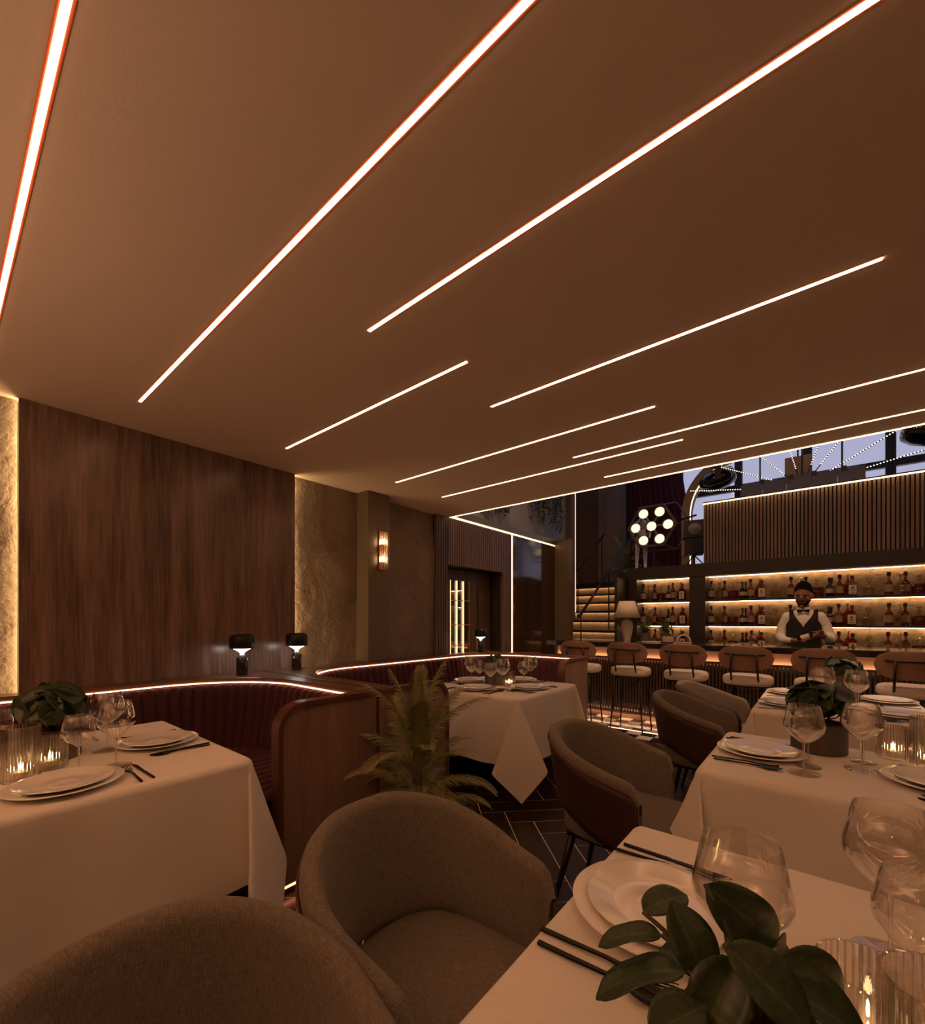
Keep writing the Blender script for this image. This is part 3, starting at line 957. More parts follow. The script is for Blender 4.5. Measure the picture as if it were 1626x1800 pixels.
# ---- bottles, decanters and glasses on the shelves
def bottle_kinds():
    K = {}
    def root(name):
        return thing(name, (0, 0, -50))
    # round bottle, pale label, dark cap
    t = root('whiskey_bottle')
    link('bottle_body', smooth_by(G().lathe([(0, 0.0), (0.036, 0.0), (0.038, 0.01), (0.038, 0.135), (0.033, 0.16), (0.015, 0.185), (0.0125, 0.195), (0.0125, 0.235), (0.0, 0.235)], 16).mesh('bottle_body', 'amber')), t)
    link('paper_label', G().lathe([(0.0387, 0.04), (0.0387, 0.125)], 16).mesh('paper_label', 'tanlabel', True), t)
    link('bottle_cap', smooth_by(G().lathe([(0, 0.225), (0.018, 0.225), (0.019, 0.235), (0.019, 0.268), (0.015, 0.274), (0, 0.275)], 14).mesh('bottle_cap', 'print')), t)
    K['round'] = t
    # square shouldered bottle with a large white label
    t = root('square_whiskey_bottle')
    g = G().prism([(-0.042, -0.036), (0.042, -0.036), (0.042, 0.036), (-0.042, 0.036)], 0, 0.145)
    rows = []
    for s, z in ((1.0, 0.145), (0.8, 0.165), (0.36, 0.185)):
        rows.append([(x * s, y * s, z) for x, y in ((-0.042, -0.036), (0.042, -0.036), (0.042, 0.036), (-0.042, 0.036))])
    g.grid(rows, True)
    g.lathe([(0.014, 0.18), (0.013, 0.215), (0, 0.215)], 10)
    link('bottle_body', g.mesh('bottle_body', 'rose'), t)
    lb = link('paper_label', G().box(-0.037, 0.037, -0.0375, -0.0362, 0.02, 0.135).mesh('paper_label', 'label'), t)
    pr = G().lathe([(0, 0), (0.013, 0)], 12).xf(Matrix.Translation((0, -0.0382, 0.100)) @ Matrix.Rotation(PI / 2, 4, 'X'))
    for zz, w_ in ((0.078, 0.022), (0.066, 0.026), (0.045, 0.018), (0.034, 0.024)):
        pr.box(-w_, w_, -0.0384, -0.0378, zz - 0.0028, zz + 0.0028)
    link('label_print', pr.mesh('label_print', 'print'), lb)
    link('bottle_cap', smooth_by(G().lathe([(0, 0.205), (0.019, 0.205), (0.020, 0.212), (0.020, 0.246), (0.016, 0.252), (0, 0.252)], 14).mesh('bottle_cap', 'print')), t)
    K['square'] = t
    # bell shaped rose decanter with a long neck
    t = root('bell_decanter')
    link('decanter_body', smooth_by(G().lathe([(0, 0), (0.058, 0), (0.062, 0.01), (0.060, 0.135), (0.050, 0.160), (0.016, 0.205), (0.010, 0.225), (0.010, 0.262), (0.016, 0.268)], 18).mesh('decanter_body', 'rose')), t)
    link('stopper', smooth_by(G().lathe([(0, 0.258), (0.009, 0.262), (0.018, 0.275), (0.018, 0.282), (0, 0.284)], 14).mesh('stopper', 'clearb')), t)
    K['bell'] = t
    # cut-glass decanter with ball stopper
    t = root('cut_glass_decanter')
    g = G().lathe([(0, 0), (0.052, 0), (0.055, 0.02), (0.052, 0.12), (0.030, 0.15), (0.015, 0.17), (0.015, 0.20), (0.022, 0.208)], 10)
    link('decanter_body', g.mesh('decanter_body', 'clearb'), t)
    link('stopper', G().ellipsoid((0, 0, 0.232), (0.024, 0.024, 0.027), 10, 6).mesh('stopper', 'clearb'), t)
    K['cut'] = t
    # footed goblet on a small drum
    t = root('footed_goblet')
    link('goblet_base', smooth_by(G().lathe([(0, 0), (0.055, 0), (0.058, 0.01), (0.055, 0.10), (0.05, 0.105), (0, 0.105)], 16).mesh('goblet_base', 'clearb')), t)
    link('goblet_bowl', smooth_by(G().lathe([(0, 0.105), (0.022, 0.107), (0.006, 0.12), (0.006, 0.145), (0.026, 0.165), (0.032, 0.20), (0.028, 0.225)], 14).mesh('goblet_bowl', 'clearb', True)), t)
    K['goblet'] = t
    # low wide spirit jar with a stacked glass lid
    t = root('lidded_spirit_jar')
    link('jar_body', smooth_by(G().lathe([(0, 0), (0.066, 0), (0.068, 0.006), (0.068, 0.10), (0.060, 0.118), (0.0, 0.120)], 18).mesh('jar_body', 'amber')), t)
    link('jar_lid', smooth_by(G().lathe([(0, 0.12), (0.045, 0.121), (0.045, 0.130), (0.010, 0.135), (0.008, 0.155), (0.026, 0.162), (0.026, 0.182), (0.010, 0.188), (0.010, 0.200), (0.025, 0.207), (0.022, 0.225), (0, 0.228)], 14).mesh('jar_lid', 'clearb')), t)
    K['jar'] = t
    # small dark bottle
    t = root('dark_liqueur_bottle')
    link('bottle_body', smooth_by(G().lathe([(0, 0), (0.034, 0), (0.036, 0.008), (0.036, 0.11), (0.030, 0.135), (0.012, 0.155), (0.011, 0.20), (0, 0.20)], 16).mesh('bottle_body', 'darkglass')), t)
    link('paper_label', G().lathe([(0.0367, 0.045), (0.0367, 0.10)], 16).mesh('paper_label', 'tan', True), t)
    link('bottle_cap', smooth_by(G().lathe([(0, 0.195), (0.015, 0.195), (0.016, 0.20), (0.016, 0.24), (0, 0.244)], 12).mesh('bottle_cap', 'print')), t)
    K['dark'] = t
    return K
KB = bottle_kinds()
DESC = {'round': ('amber round bottle with dark cap', 'bottle'), 'square': ('square bottle with large white label', 'bottle'),
        'bell': ('rose bell shaped decanter with long neck', 'decanter'), 'cut': ('clear cut glass decanter with ball stopper', 'decanter'),
        'goblet': ('clear footed goblet on a glass drum', 'goblet'), 'jar': ('low amber jar with stacked glass lid', 'jar'), 'dark': ('small dark bottle', 'bottle')}
SEQ = [('round', 0.06, 0.10), ('cut', 0.165, 0.11), ('round', 0.215, 0.20), ('jar', 0.325, 0.13), ('dark', 0.445, 0.11), ('dark', 0.475, 0.20),
       ('round', 0.545, 0.11), ('bell', 0.635, 0.20), ('square', 0.670, 0.09), ('goblet', 0.82, 0.13)]
SEQ1 = [('round', 0.06, 0.11), ('cut', 0.15, 0.12), ('round', 0.215, 0.20), ('jar', 0.32, 0.13), ('dark', 0.43, 0.13), ('round', 0.50, 0.11), ('bell', 0.60, 0.20), ('square', 0.645, 0.09)]
PER = 0.93
RN = {0: 'bottom', 1: 'middle', 2: 'top'}
used = {}
for row, z in enumerate(SHZ):
    for bay, (a, b) in enumerate(BAYS):
        items = SEQ1 if bay == 0 else [(k, x + PER * q, y) for q in range(5) for (k, x, y) in SEQ if a + x + PER * q < b - 0.08]
        cnt = {}
        for k, x, y in items:
            if bay == 1 and a + x > 1.95:
                continue
            cnt[k] = cnt.get(k, 0) + 1
            lab = '%s, %s from left, %s shelf, %s bay' % (DESC[k][0], ORD[cnt[k] - 1], RN[row], 'narrow' if bay == 0 else 'wide')
            loc = (a + x + random.uniform(-0.006, 0.006), 7.15 + y, z)
            if k not in used:
                used[k] = 1
                o = KB[k]
                o.location = loc
                tag(o, lab, DESC[k][1], 'bottles and decanters behind the bar')
            else:
                dup(KB[k], loc, random.uniform(-0.15, 0.15), lab)

# ================================================================== BOOTHS
def booth(y0, y1, label):
    L_ = y1 - y0
    t = thing('banquette_booth', (XL + 0.02, y0, 0), 0, label, 'booth', 'curved burgundy booths')
    D = 1.40                     # depth from the wall to the end panels
    AR, BK, RC = 0.10, 0.125, 0.60
    # inner line of the backrest (U open to +X), local coordinates
    P = []
    def arc(cx, cy, a0, a1, n):
        for i in range(n + 1):
            a = lerp(a0, a1, i / n)
            P.append((cx + RC * math.cos(a), cy + RC * math.sin(a)))
    P.append((D - 0.06, AR))
    arc(BK + RC, AR + RC, -PI / 2, -PI, 24)
    arc(BK + RC, L_ - AR - RC, PI, PI / 2, 24)
    P.append((D - 0.06, L_ - AR))
    # resample with equal steps
    def resample(P, n):
        d = [0]
        for a, b in zip(P, P[1:]):
            d.append(d[-1] + math.hypot(b[0] - a[0], b[1] - a[1]))
        out = []
        k = 0
        for i in range(n + 1):
            s = d[-1] * i / n
            while k < len(d) - 2 and d[k + 1] < s:
                k += 1
            f = (s - d[k]) / max(1e-9, d[k + 1] - d[k])
            out.append(Vector((lerp(P[k][0], P[k + 1][0], f), lerp(P[k][1], P[k + 1][1], f), 0)))
        return out, d[-1]
    nch = int(round(resample(P, 10)[1] / 0.072))
    SUB = 6
    Q, tot = resample(P, nch * SUB)
    N_ = []
    for i in range(len(Q)):
        a, b = Q[max(0, i - 1)], Q[min(len(Q) - 1, i + 1)]
        T = (b - a).normalized()
        N_.append(Vector((T.y, -T.x, 0)))
    cen = Vector((D * 0.75, L_ / 2, 0))
    if (cen - Q[len(Q) // 2]).dot(N_[len(Q) // 2]) < 0:
        N_ = [-n for n in N_]
    # wooden carcass and cap (C-shaped outline)
    pts = [(q.x, q.y) for q in Q[::3]]
    outl = [(D - 0.06, 0.0), (0.0, 0.0), (0.0, L_), (D - 0.06, L_)] + pts[::-1]
    outl = outl[::-1]
    g = G().prism(outl, 0.05, 0.87)
    g.obj('carcass', 'boothwood', t)
    ptc = [(q.x + n.x * 0.012, q.y + n.y * 0.012) for q, n in zip(Q[::2], N_[::2])]
    outl2 = ([(D - 0.05, 0.0), (0.0, 0.0), (0.0, L_), (D - 0.05, L_)] + ptc[::-1])[::-1]
    G().prism(outl2, 0.887, 0.912).obj('cap', 'boothcap', t, bev=0.003)
    # LED line under the cap lip
    rows = []
    for q, n in zip(Q, N_):
        p = q + n * 0.013
        rows.append([(p.x, p.y, 0.880), (p.x + n.x * 0.006, p.y + n.y * 0.006, 0.880), (p.x + n.x * 0.006, p.y + n.y * 0.006, 0.8868), (p.x, p.y, 0.8868)])
    G().grid(rows, True).obj('led_strip', 'boothled', t)
    # channelled velvet backrest
    prof = [(0.004, 0.872), (0.022, 0.862), (0.035, 0.84), (0.045, 0.78), (0.062, 0.68), (0.085, 0.58), (0.105, 0.50), (0.110, 0.44)]
    rows = []
    for i, (q, n) in enumerate(zip(Q, N_)):
        ph = (i % SUB) / SUB
        bul = math.sqrt(max(0, math.sin(PI * ph))) if 0 < ph < 1 else 0
        r_ = []
        for k, (o_, z) in enumerate(prof):
            off = o_ + bul * 0.028 * (0.5 if k == 0 else 1)
            r_.append((q.x + n.x * off, q.y + n.y * off, z + (bul * 0.004 if k < 2 else 0)))
        rows.append(r_)
    G().grid(rows).obj('backrest', 'velvet', t, smooth=True)
    # channelled seat
    prof = [(0.09, 0.455), (0.2, 0.468), (0.35, 0.472), (0.46, 0.468), (0.515, 0.452), (0.535, 0.42), (0.53, 0.36), (0.52, 0.10)]
    rows = []
    for i, (q, n) in enumerate(zip(Q, N_)):
        ph = (i % SUB) / SUB
        bul = math.sqrt(max(0, math.sin(PI * ph))) if 0 < ph < 1 else 0
        r_ = []
        for k, (o_, z) in enumerate(prof):
            dz = bul * 0.022 if k < 5 else 0
            do = bul * 0.012 if k >= 4 else 0
            r_.append((q.x + n.x * (o_ + do), q.y + n.y * (o_ + do), z + dz))
        rows.append(r_)
    G().grid(rows).obj('seat', 'velvet', t, smooth=True)
    # end panels with a rounded inner top corner
    for side in (0, 1):
        wdt, hh, rr = 0.585, 0.905, 0.13
        prof = [(0, 0.05), (wdt, 0.05)]
        for i in range(9):
            a = PI / 2 * i / 8
            prof.append((wdt - rr + (rr - 0.004) * math.cos(a), hh - rr + (rr - 0.004) * math.sin(a)))
        prof.append((0, hh))
        def place(pr):
            # panel outline lies in the y-z plane, thickness along x
            out = []
            for y, z in pr:
                out.append((y if side == 0 else L_ - y, z))
            return out if side == 0 else out[::-1]
        def slab(pr, x0, x1, name, m, bev_=0.0, parent=t):
            pr = place(pr)
            n = len(pr)
            V = [(x0, y, z) for y, z in pr] + [(x1, y, z) for y, z in pr]
            F = [tuple(range(n - 1, -1, -1)), tuple(range(n, 2 * n))] + [(i, (i + 1) % n, n + (i + 1) % n, n + i) for i in range(n)]
            return G().add(V, F).obj(name, m, parent, bev=bev_)
        prof = [(min(y, wdt - 0.004), min(z, hh - 0.004)) for y, z in prof]
        full = prof
        pn = slab(prof, D - 0.065, D - 0.012, 'end_panel', 'boothwood')
        # trim band following the top and the inner edge
        inn = [(y, z) for y, z in prof]
        ring = []
        o1 = [(wdt, 0.05)] + [(wdt - rr + rr * math.cos(PI / 2 * i / 8), hh - rr + rr * math.sin(PI / 2 * i / 8)) for i in range(9)] + [(0, hh)]
        i1 = []
        wd = 0.024
        i1.append((wdt - wd, 0.05))
        for i in range(9):
            a = PI / 2 * i / 8
            i1.append((wdt - rr + (rr - wd) * math.cos(a), hh - rr + (rr - wd) * math.sin(a)))
        i1.append((0, hh - wd))
        slab(o1 + i1[::-1], D - 0.068, D + 0.002, 'edge_trim', 'boothred', 0.0, pn)
        yb = (0.02, wdt - 0.02) if side == 0 else (L_ - wdt + 0.02, L_ - 0.02)
        G().box(D - 0.055, D - 0.025, yb[0], yb[1], 0.008, 0.05).obj('plinth', 'dark', pn)
        G().box(D - 0.022, D - 0.014, yb[0], yb[1], 0.036, 0.049).obj('led_strip', 'redled', pn)
    return t
booth(-1.27, 1.605, 'burgundy velvet booth under the wood wall panel, nearest the viewer')
booth(1.63, 4.50, 'burgundy velvet booth in front of the door, farther from the viewer')

# ================================================================== TABLES AND CLOTHS
def tablecloth_mesh(a, b, d, seed):
    r = 0.028
    z0 = 0.0
    rnd = random.Random(seed)
    g = G()
    def sheet(rows, i, k, want):
        # keep one consistent outside for the whole cloth
        a_, b_, c_ = Vector(rows[i][k]), Vector(rows[i][k + 1]), Vector(rows[i + 1][k])
        if (b_ - a_).cross(c_ - a_).dot(Vector(want)) < 0:
            rows = rows[::-1]
        g.grid(rows)
    def prof(e):
        if e < r * PI / 2:
            return r * math.sin(e / r), r * (1 - math.cos(e / r))
        return r, r + (e - r * PI / 2)
    es = [0, 0.009, 0.018, 0.027, 0.036, 0.044, 0.06, 0.09, 0.14, 0.19, 0.25, 0.31, 0.37, 0.43, d]
    nx, ny = 26, 26
    # top
    rows = [[(lerp(-a, a, i / nx), lerp(-b, b, k / ny), z0) for k in range(ny + 1)] for i in range(nx + 1)]
    sheet(rows, 3, 3, (0, 0, 1))
    ph = [rnd.uniform(0, 6.28) for _ in range(8)]
    def side(o, u, L_, e, s):
        """outward offset and drop on a side: u along the side"""
        out, drop = prof(e)
        w_ = math.sin(PI * u) ** 0.5 if 0 < u < 1 else 0
        x = u * L_
        wave = 0.012 * math.sin(x * 9 + ph[s]) + 0.008 * math.sin(x * 17 + ph[s + 4])
        out += 0.045 * e + w_ * wave * (e / d) ** 1.2
        return out, drop
    n = 40
    for s in range(4):
        rows = []
        for i in range(n + 1):
            u = i / n
            row = []
            for e in es:
                if s in (0, 2):
                    out, drop = side(0, u, 2 * b, e, s)
                    sg = 1 if s == 0 else -1
                    row.append((sg * (a + out), sg * lerp(-b, b, u), z0 - drop))
                else:
                    out, drop = side(0, u, 2 * a, e, s)
                    sg = 1 if s == 1 else -1
                    row.append((-sg * lerp(-a, a, u), sg * (b + out), z0 - drop))
            rows.append(row)
        sheet(rows, n // 2, 9, ((1, 0, 0), (0, 1, 0), (-1, 0, 0), (0, -1, 0))[s])
    # corners: a flap with two folds (length preserving)
    K = 48
    for sx, sy in ((1, 1), (-1, 1), (-1, -1), (1, -1)):
        rows = []
        dg = Vector((c45, c45))
        lt = Vector((-c45, c45))
        for i in range(K + 1):
            th = PI / 2 * i / K
            psi = th - PI / 4
            ap = abs(psi)
            p0 = PI / 8
            if ap <= p0:
                gl = ap
            else:
                gl = p0 * (PI / 4 - ap) / (PI / 4 - p0)
            # soften the fold crease
            gl = gl if gl < p0 * 0.85 else p0 * 0.85 + (gl - p0 * 0.85) * 0.5
            gl = math.copysign(gl, psi)
            rmax = d / max(math.cos(th), math.sin(th))
            row = []
            for e in es:
                rho = e * rmax / d
                o_, dr = prof(rho)
                rest = rho - r * PI / 2
                bx = Vector((math.cos(th), math.sin(th)))
                p = bx * o_
                if rest > 0:
                    front = sstep(PI / 4, p0 * 0.6, ap)
                    p = p + bx * 0.045 * rest + lt * math.sin(gl) * rest + dg * (0.13 * front * rest)
                    dr = r + rest * math.cos(gl) * (1 - 0.012 * front)
                row.append((sx * (a + p.x), sy * (b + p.y), z0 - dr))
            rows.append(row)
        sheet(rows, K // 2, 9, (sx, sy, 0))
    me = g.mesh('tablecloth', 'cloth', True)
    bm = bmesh.new()
    bm.from_mesh(me)
    bmesh.ops.remove_doubles(bm, verts=bm.verts, dist=2e-5)
    bm.normal_update()
    for v in bm.verts:
        q = v.co * 7 + Vector((seed, 0, 0))
        dn = mnoise.noise(q) * 0.004 if v.co.z < -0.05 else mnoise.noise(q) * 0.0006
        v.co += v.normal * dn
    bm.to_mesh(me)
    bm.free()
    me.polygons.foreach_set('use_smooth', [True] * len(me.polygons))
    return me

TAB = {}
def table(key, cx, cy, a, b, where, seed, d=0.50):
    t = thing('dining_table', (cx, cy, 0.006), 0, 'dining table hidden beneath the white cloth ' + where, 'table', 'cloth covered dining tables')
    zt = ZT - 0.006 - 0.010
    G().box(-a + 0.01, a - 0.01, -b + 0.01, b - 0.01, zt - 0.028, zt).obj('tabletop', 'boothwood', t, bev=0.004)
    link('column', smooth_by(G().lathe([(0, 0.03), (0.05, 0.03), (0.04, 0.1), (0.04, zt - 0.06), (0.09, zt - 0.028), (0, zt - 0.028)], 16).mesh('column', 'black')), t)
    link('base', smooth_by(G().lathe([(0, 0), (0.24, 0), (0.24, 0.012), (0.06, 0.032), (0, 0.032)], 24).mesh('base', 'black')), t)
    c = link('tablecloth', tablecloth_mesh(a, b, d, seed), None, (cx, cy, ZT))
    tag(c, 'white tablecloth ' + where, 'tablecloth', 'white tablecloths')
    TAB[key] = (cx, cy, a, b)
table('t1', -2.28, 0.30, 0.50, 0.50, 'in the booth nearest the viewer at the left', 3)
table('t2', -2.10, 3.07, 0.45, 0.45, 'in the far booth beside the palm', 11)
table('t3', 0.035, 0.66, 0.40, 0.54, 'in the foreground at the lower right', 5)
table('t4', 0.065, 2.16, 0.40, 0.34, 'in the middle of the right hand row', 8)
table('t5', 0.09, 3.78, 0.40, 0.54, 'nearest the bar stools', 14)

# ================================================================== CHAIRS
def chair_proto():
    t = thing('tub_chair', (0, 0, -50))
    r0, arm = 0.238, 0.165
    def path(s):
        """s in -1..1 around the U; returns point, outward normal (plan)"""
        half = arm + r0 * PI / 2
        l = abs(s) * half
        sg = 1 if s >= 0 else -1
        if l < r0 * PI / 2:
            a = l / r0
            return Vector((-r0 * math.cos(a), sg * r0 * math.sin(a), 0)), Vector((-math.cos(a), sg * math.sin(a), 0))
        x = l - r0 * PI / 2
        return Vector((x, sg * r0, 0)), Vector((0, sg, 0))
    def ztop(s):
        a = abs(s)
        z = 0.795 - 0.135 * sstep(0.10, 1.02, a) ** 0.9
        if a > 0.90:
            q = (a - 0.90) / 0.10
            z -= 0.075 * (1 - math.sqrt(max(0, 1 - q * q)))
        return z
    def zbot(s):
        a = abs(s)
        return 0.460 - 0.095 * sstep(0.35, 0.85, a)
    def lean(s, z):
        # shell flares outwards with height, most at the back
        k = 0.15 * (1 - 0.55 * sstep(0.3, 1.0, abs(s)))
        return k * (z - 0.42)
    TH = 0.052
    NS = 56
    rows, uv = [], []
    for i in range(NS + 1):
        s = -1 + 2 * i / NS
        p, n = path(s)
        zt, zb = ztop(s), zbot(s)
        th = TH * (0.9 if abs(s) > 0.95 else 1)
        row = []
        half = th / 2
        # closed loop: outer face up, rounded top, inner face down, rounded bottom
        loop = []
        for k in range(7):
            z = lerp(zb + half, zt - half, k / 6)
            loop.append((half, z))
        for k in range(1, 6):
            a = PI * k / 6
            loop.append((half * math.cos(a), zt - half + half * math.sin(a)))
        for k in range(7):
            z = lerp(zt - half, zb + half, k / 6)
            loop.append((-half, z))
        for k in range(1, 4):
            a = PI + PI * k / 4
            loop.append((half * math.cos(a), zb + half + half * math.sin(a)))
        acc = 0
        for k, (o_, z) in enumerate(loop):
            q = p + n * (o_ + lean(s, z))
            row.append((q.x, q.y, z))
            uv.append((s * 0.6, acc))
            if k + 1 < len(loop):
                acc += math.hypot(loop[k + 1][0] - o_, loop[k + 1][1] - z)
        rows.append(row)
    g = G().grid(rows, True)
    nl = len(rows[0])
    g.F.append(tuple(range(nl)))
    g.F.append(tuple(NS * nl + k for k in range(nl - 1, -1, -1)))
    me = g.mesh('backrest', 'fabric', True, uv)
    link('backrest', me, t)
    # burgundy leather outside panel
    rows = []
    edge = []
    for i in range(NS + 1):
        s = (-1 + 2 * i / NS) * 0.985
        p, n = path(s)
        zt, zb = ztop(s) - 0.036, zbot(s) + 0.012
        row = []
        for k in range(8):
            z = lerp(zb, zt, k / 7)
            q = p + n * (TH / 2 + 0.005 + lean(s, z))
            row.append((q.x, q.y, z))
        edge.append(row[-1])
        rows.append(row)
    inner = [[(Vector(v) - path((-1 + 2 * i / NS) * 0.985)[1] * 0.006) for v in r_] for i, r_ in enumerate(rows)]
    g = G()
    full = [r_ + q_[::-1] for r_, q_ in zip(rows, inner)]
    g.grid(full, True)
    nl = len(full[0])
    g.F.append(tuple(range(nl)))
    g.F.append(tuple(NS * nl + k for k in range(nl - 1, -1, -1)))
    g.obj('outer_panel', 'leather', t, smooth=True)
    G().tube([rows[0][0]] + [rows[0][4]] + edge + [rows[-1][4], rows[-1][0]], 0.0035, 6).obj('piping', 'piping', t, smooth=True)
    # seat cushion
    n = 40
    rows, uv = [], []
    for (k, z) in ((0.0, 0.350), (0.93, 0.350), (0.985, 0.362), (1.0, 0.39), (1.0, 0.425), (0.985, 0.452), (0.94, 0.468), (0.8, 0.474), (0.4, 0.478), (0.0, 0.479)):
        row = []
        for i in range(n):
            a = 2 * PI * i / n
            ca, sa = math.cos(a), math.sin(a)
            e = 3.2
            rr = (abs(ca) ** e + abs(sa) ** e) ** (-1 / e)
            x = 0.030 + 0.268 * rr * ca * k * (1.06 if ca > 0 else 0.97)
            y = 0.212 * rr * sa * k * (1 + 0.04 * ca)
            row.append((x, y, z))
            uv.append((x, y + z))
        rows.append(row)
    link('seat', G().grid(rows, True).mesh('seat', 'fabric', True, uv), t)
    # black frame and legs
    g = G()
    pr = [(0.26, -0.185), (0.26, 0.185), (-0.19, 0.16), (-0.19, -0.16)]
    g.prism(pr, 0.325, 0.352)
    g.obj('seat_frame', 'black', t, bev=0.008)
    for x, y, dx, dy in ((0.23, 0.165, 0.035, 0.03), (0.23, -0.165, 0.035, -0.03), (-0.16, 0.14, -0.075, 0.05), (-0.16, -0.14, -0.075, -0.05)):
        G().tube([(x, y, 0.345), (x + dx, y + dy, 0.0)], [0.019, 0.0095], 10).obj('leg', 'black', t, smooth=True)
    return t
CH = chair_proto()
CHAIRS = [(-0.60, 0.19, 0.0, 'olive woven tub chair at the bottom left corner, seen from above its back'),
          (-0.69, 0.755, 0.0, 'olive woven tub chair at the foreground table, in front of the palm'),
          (-0.70, 1.98, 0.0, 'olive woven tub chair with burgundy outside at the middle table'),
          (-0.60, 3.28, 0.0, 'nearer of the two tub chairs at the table by the bar stools'),
          (-0.60, 3.92, 0.0, 'farther of the two tub chairs at the table by the bar stools')]
for i, (x, y, rz, lab) in enumerate(CHAIRS):
    if i == 0:
        CH.location = (x, y, 0.006)
        CH.rotation_euler = (0, 0, rz)
        tag(CH, lab, 'chair', 'tub chairs at the right hand tables')
    else:
        dup(CH, (x, y, 0.006), rz, lab)

# ================================================================== BAR STOOLS
def stool_proto():
    t = thing('bar_stool', (0, 0, -50))
    # local: facing +Y (towards the bar); backrest on the -Y side
    n = 36
    rows = []
    for (k, z) in ((0.0, 0.630), (0.9, 0.630), (0.97, 0.640), (1.0, 0.660), (1.0, 0.690), (0.96, 0.714), (0.85, 0.725), (0.5, 0.730), (0, 0.731)):
        row = []
        for i in range(n):
            a = 2 * PI * i / n
            ca, sa = math.cos(a), math.sin(a)
            e = 2.7
            rr = (abs(ca) ** e + abs(sa) ** e) ** (-1 / e)
            row.append((0.218 * rr * ca * k, 0.20 * rr * sa * k, z))
        rows.append(row)
    G().grid(rows, True).obj('seat', 'cream', t, smooth=True)
    # curved oval backrest
    NU, NV = 28, 12
    W_, H0, H1 = 0.238, 0.785, 1.03
    def outline(u):
        # half height of the oval at lateral fraction u (-1..1)
        return (1 - abs(u) ** 3.0) ** (1 / 2.3)
    front, back = [], []
    for i in range(NU + 1):
        u = -1 + 2 * i / NU
        h = max(0.02, outline(u))
        fr, bk = [], []
        for k in range(NV + 1):
            v = -1 + 2 * k / NV
            z = (H0 + H1) / 2 + v * h * (H1 - H0) / 2
            y = -0.225 + 0.085 * u * u - 0.10 * (z - 0.93)
            fr.append((W_ * u, y, z))
            bk.append((W_ * u, y - 0.018, z))
        rows_ = fr + bk[::-1]
        front.append(rows_)
    g = G().grid(front, True)
    nl = len(front[0])
    g.F.append(tuple(range(nl)))
    g.F.append(tuple(NU * nl + k for k in range(nl - 1, -1, -1)))
    me = g.mesh('backrest', 'stoolwood')
    link('backrest', smooth_by(bevel(me, 0.003, 2, 50), 35), t)
    # frame: seat ring, posts, cross bar, legs, foot rest
    ring = [(0.185 * math.cos(a), 0.17 * math.sin(a), 0.618) for a in [2 * PI * i / 24 for i in range(25)]]
    G().tube(ring, 0.011, 8, False).obj('seat_frame', 'black', t, smooth=True)
    for s in (-1, 1):
        G().tube([(s * 0.115, -0.15, 0.618), (s * 0.113, -0.235, 0.80), (s * 0.108, -0.250, 0.945)], 0.0095, 8).obj('back_post', 'black', t, smooth=True)
    bar_ = []
    for i in range(13):
        u = -1 + 2 * i / 12
        bar_.append((0.17 * u, -0.256 + 0.05 * u * u, 0.945))
    G().tube(bar_, 0.0095, 8).obj('back_bar', 'black', t, smooth=True)
    ends = []
    for sx, sy in ((-1, -1), (1, -1), (1, 1), (-1, 1)):
        e_ = (sx * 0.185, sy * 0.175, 0.0)
        ends.append((sx * 0.165, sy * 0.156, 0.27))
        G().tube([(sx * 0.135, sy * 0.125, 0.618), e_], [0.011, 0.0085], 8).obj('leg', 'black', t, smooth=True)
    for a, b in zip(ends, ends[1:] + ends[:1]):
        G().tube([a, b], 0.0065, 6).obj('foot_rest', 'black', t, smooth=True)
    return t
ST = stool_proto()
SX = [-2.36, -1.755, -1.155, -0.575, 0.02, 0.60, 1.20]
for i, x in enumerate(SX):
    lab = 'walnut backed bar stool with cream seat, %s from the left at the bar' % ORD[i]
    if i == 0:
        ST.location = (x, 5.33, 0.014)
        tag(ST, lab, 'bar stool', 'bar stools along the counter')
    else:
        dup(ST, (x, 5.33, 0.014), random.uniform(-0.04, 0.04), lab)

# ================================================================== PLANTS
def leaf_mesh(nu=12, nv=6, w=0.52, bend=0.25, fold=0.10, cup=0.0, wob=0.0, seed=0, m='leaf'):
    """unit leaf along +X, widest past the middle, with thickness given by a fold and bend"""
    rows, uv = [], []
    for i in range(nu + 1):
        u = i / nu
        half = w / 2 * (math.sin(PI * min(1, u ** 0.85)) ** 0.62) * (0.80 + 0.32 * u) if 0 < u < 1 else 0.004
        row = []
        for k in range(nv + 1):
            v = -1 + 2 * k / nv
            z = -bend * u * u + fold * abs(v) * half * 2 + cup * (v * v) * half + wob * math.sin(u * 9 + seed) * v * 0.06
            row.append((u, v * half, z))
            uv.append((u, k / nv))
        rows.append(row)
    g = G().grid(rows)
    nn = len(g.V)
    V = g.V + [v - Vector((0, 0, 0.008)) for v in g.V]
    F = g.F + [tuple(i + nn for i in f[::-1]) for f in g.F]
    n1 = nv + 1
    for i in range(nu):
        F.append((i * n1, (i + 1) * n1, (i + 1) * n1 + nn, i * n1 + nn))
        F.append((i * n1 + nv, i * n1 + nv + nn, (i + 1) * n1 + nv + nn, (i + 1) * n1 + nv))
    return mk('leaf', V, F, m, uv + uv, True)
LEAVES = [leaf_mesh(w=0.64, bend=0.22, seed=1, wob=0.3), leaf_mesh(w=0.74, bend=0.10, fold=0.16, seed=2), leaf_mesh(w=0.58, bend=0.42, seed=3, wob=0.5), leaf_mesh(w=0.70, bend=0.30, fold=0.06, cup=0.4, seed=4)]

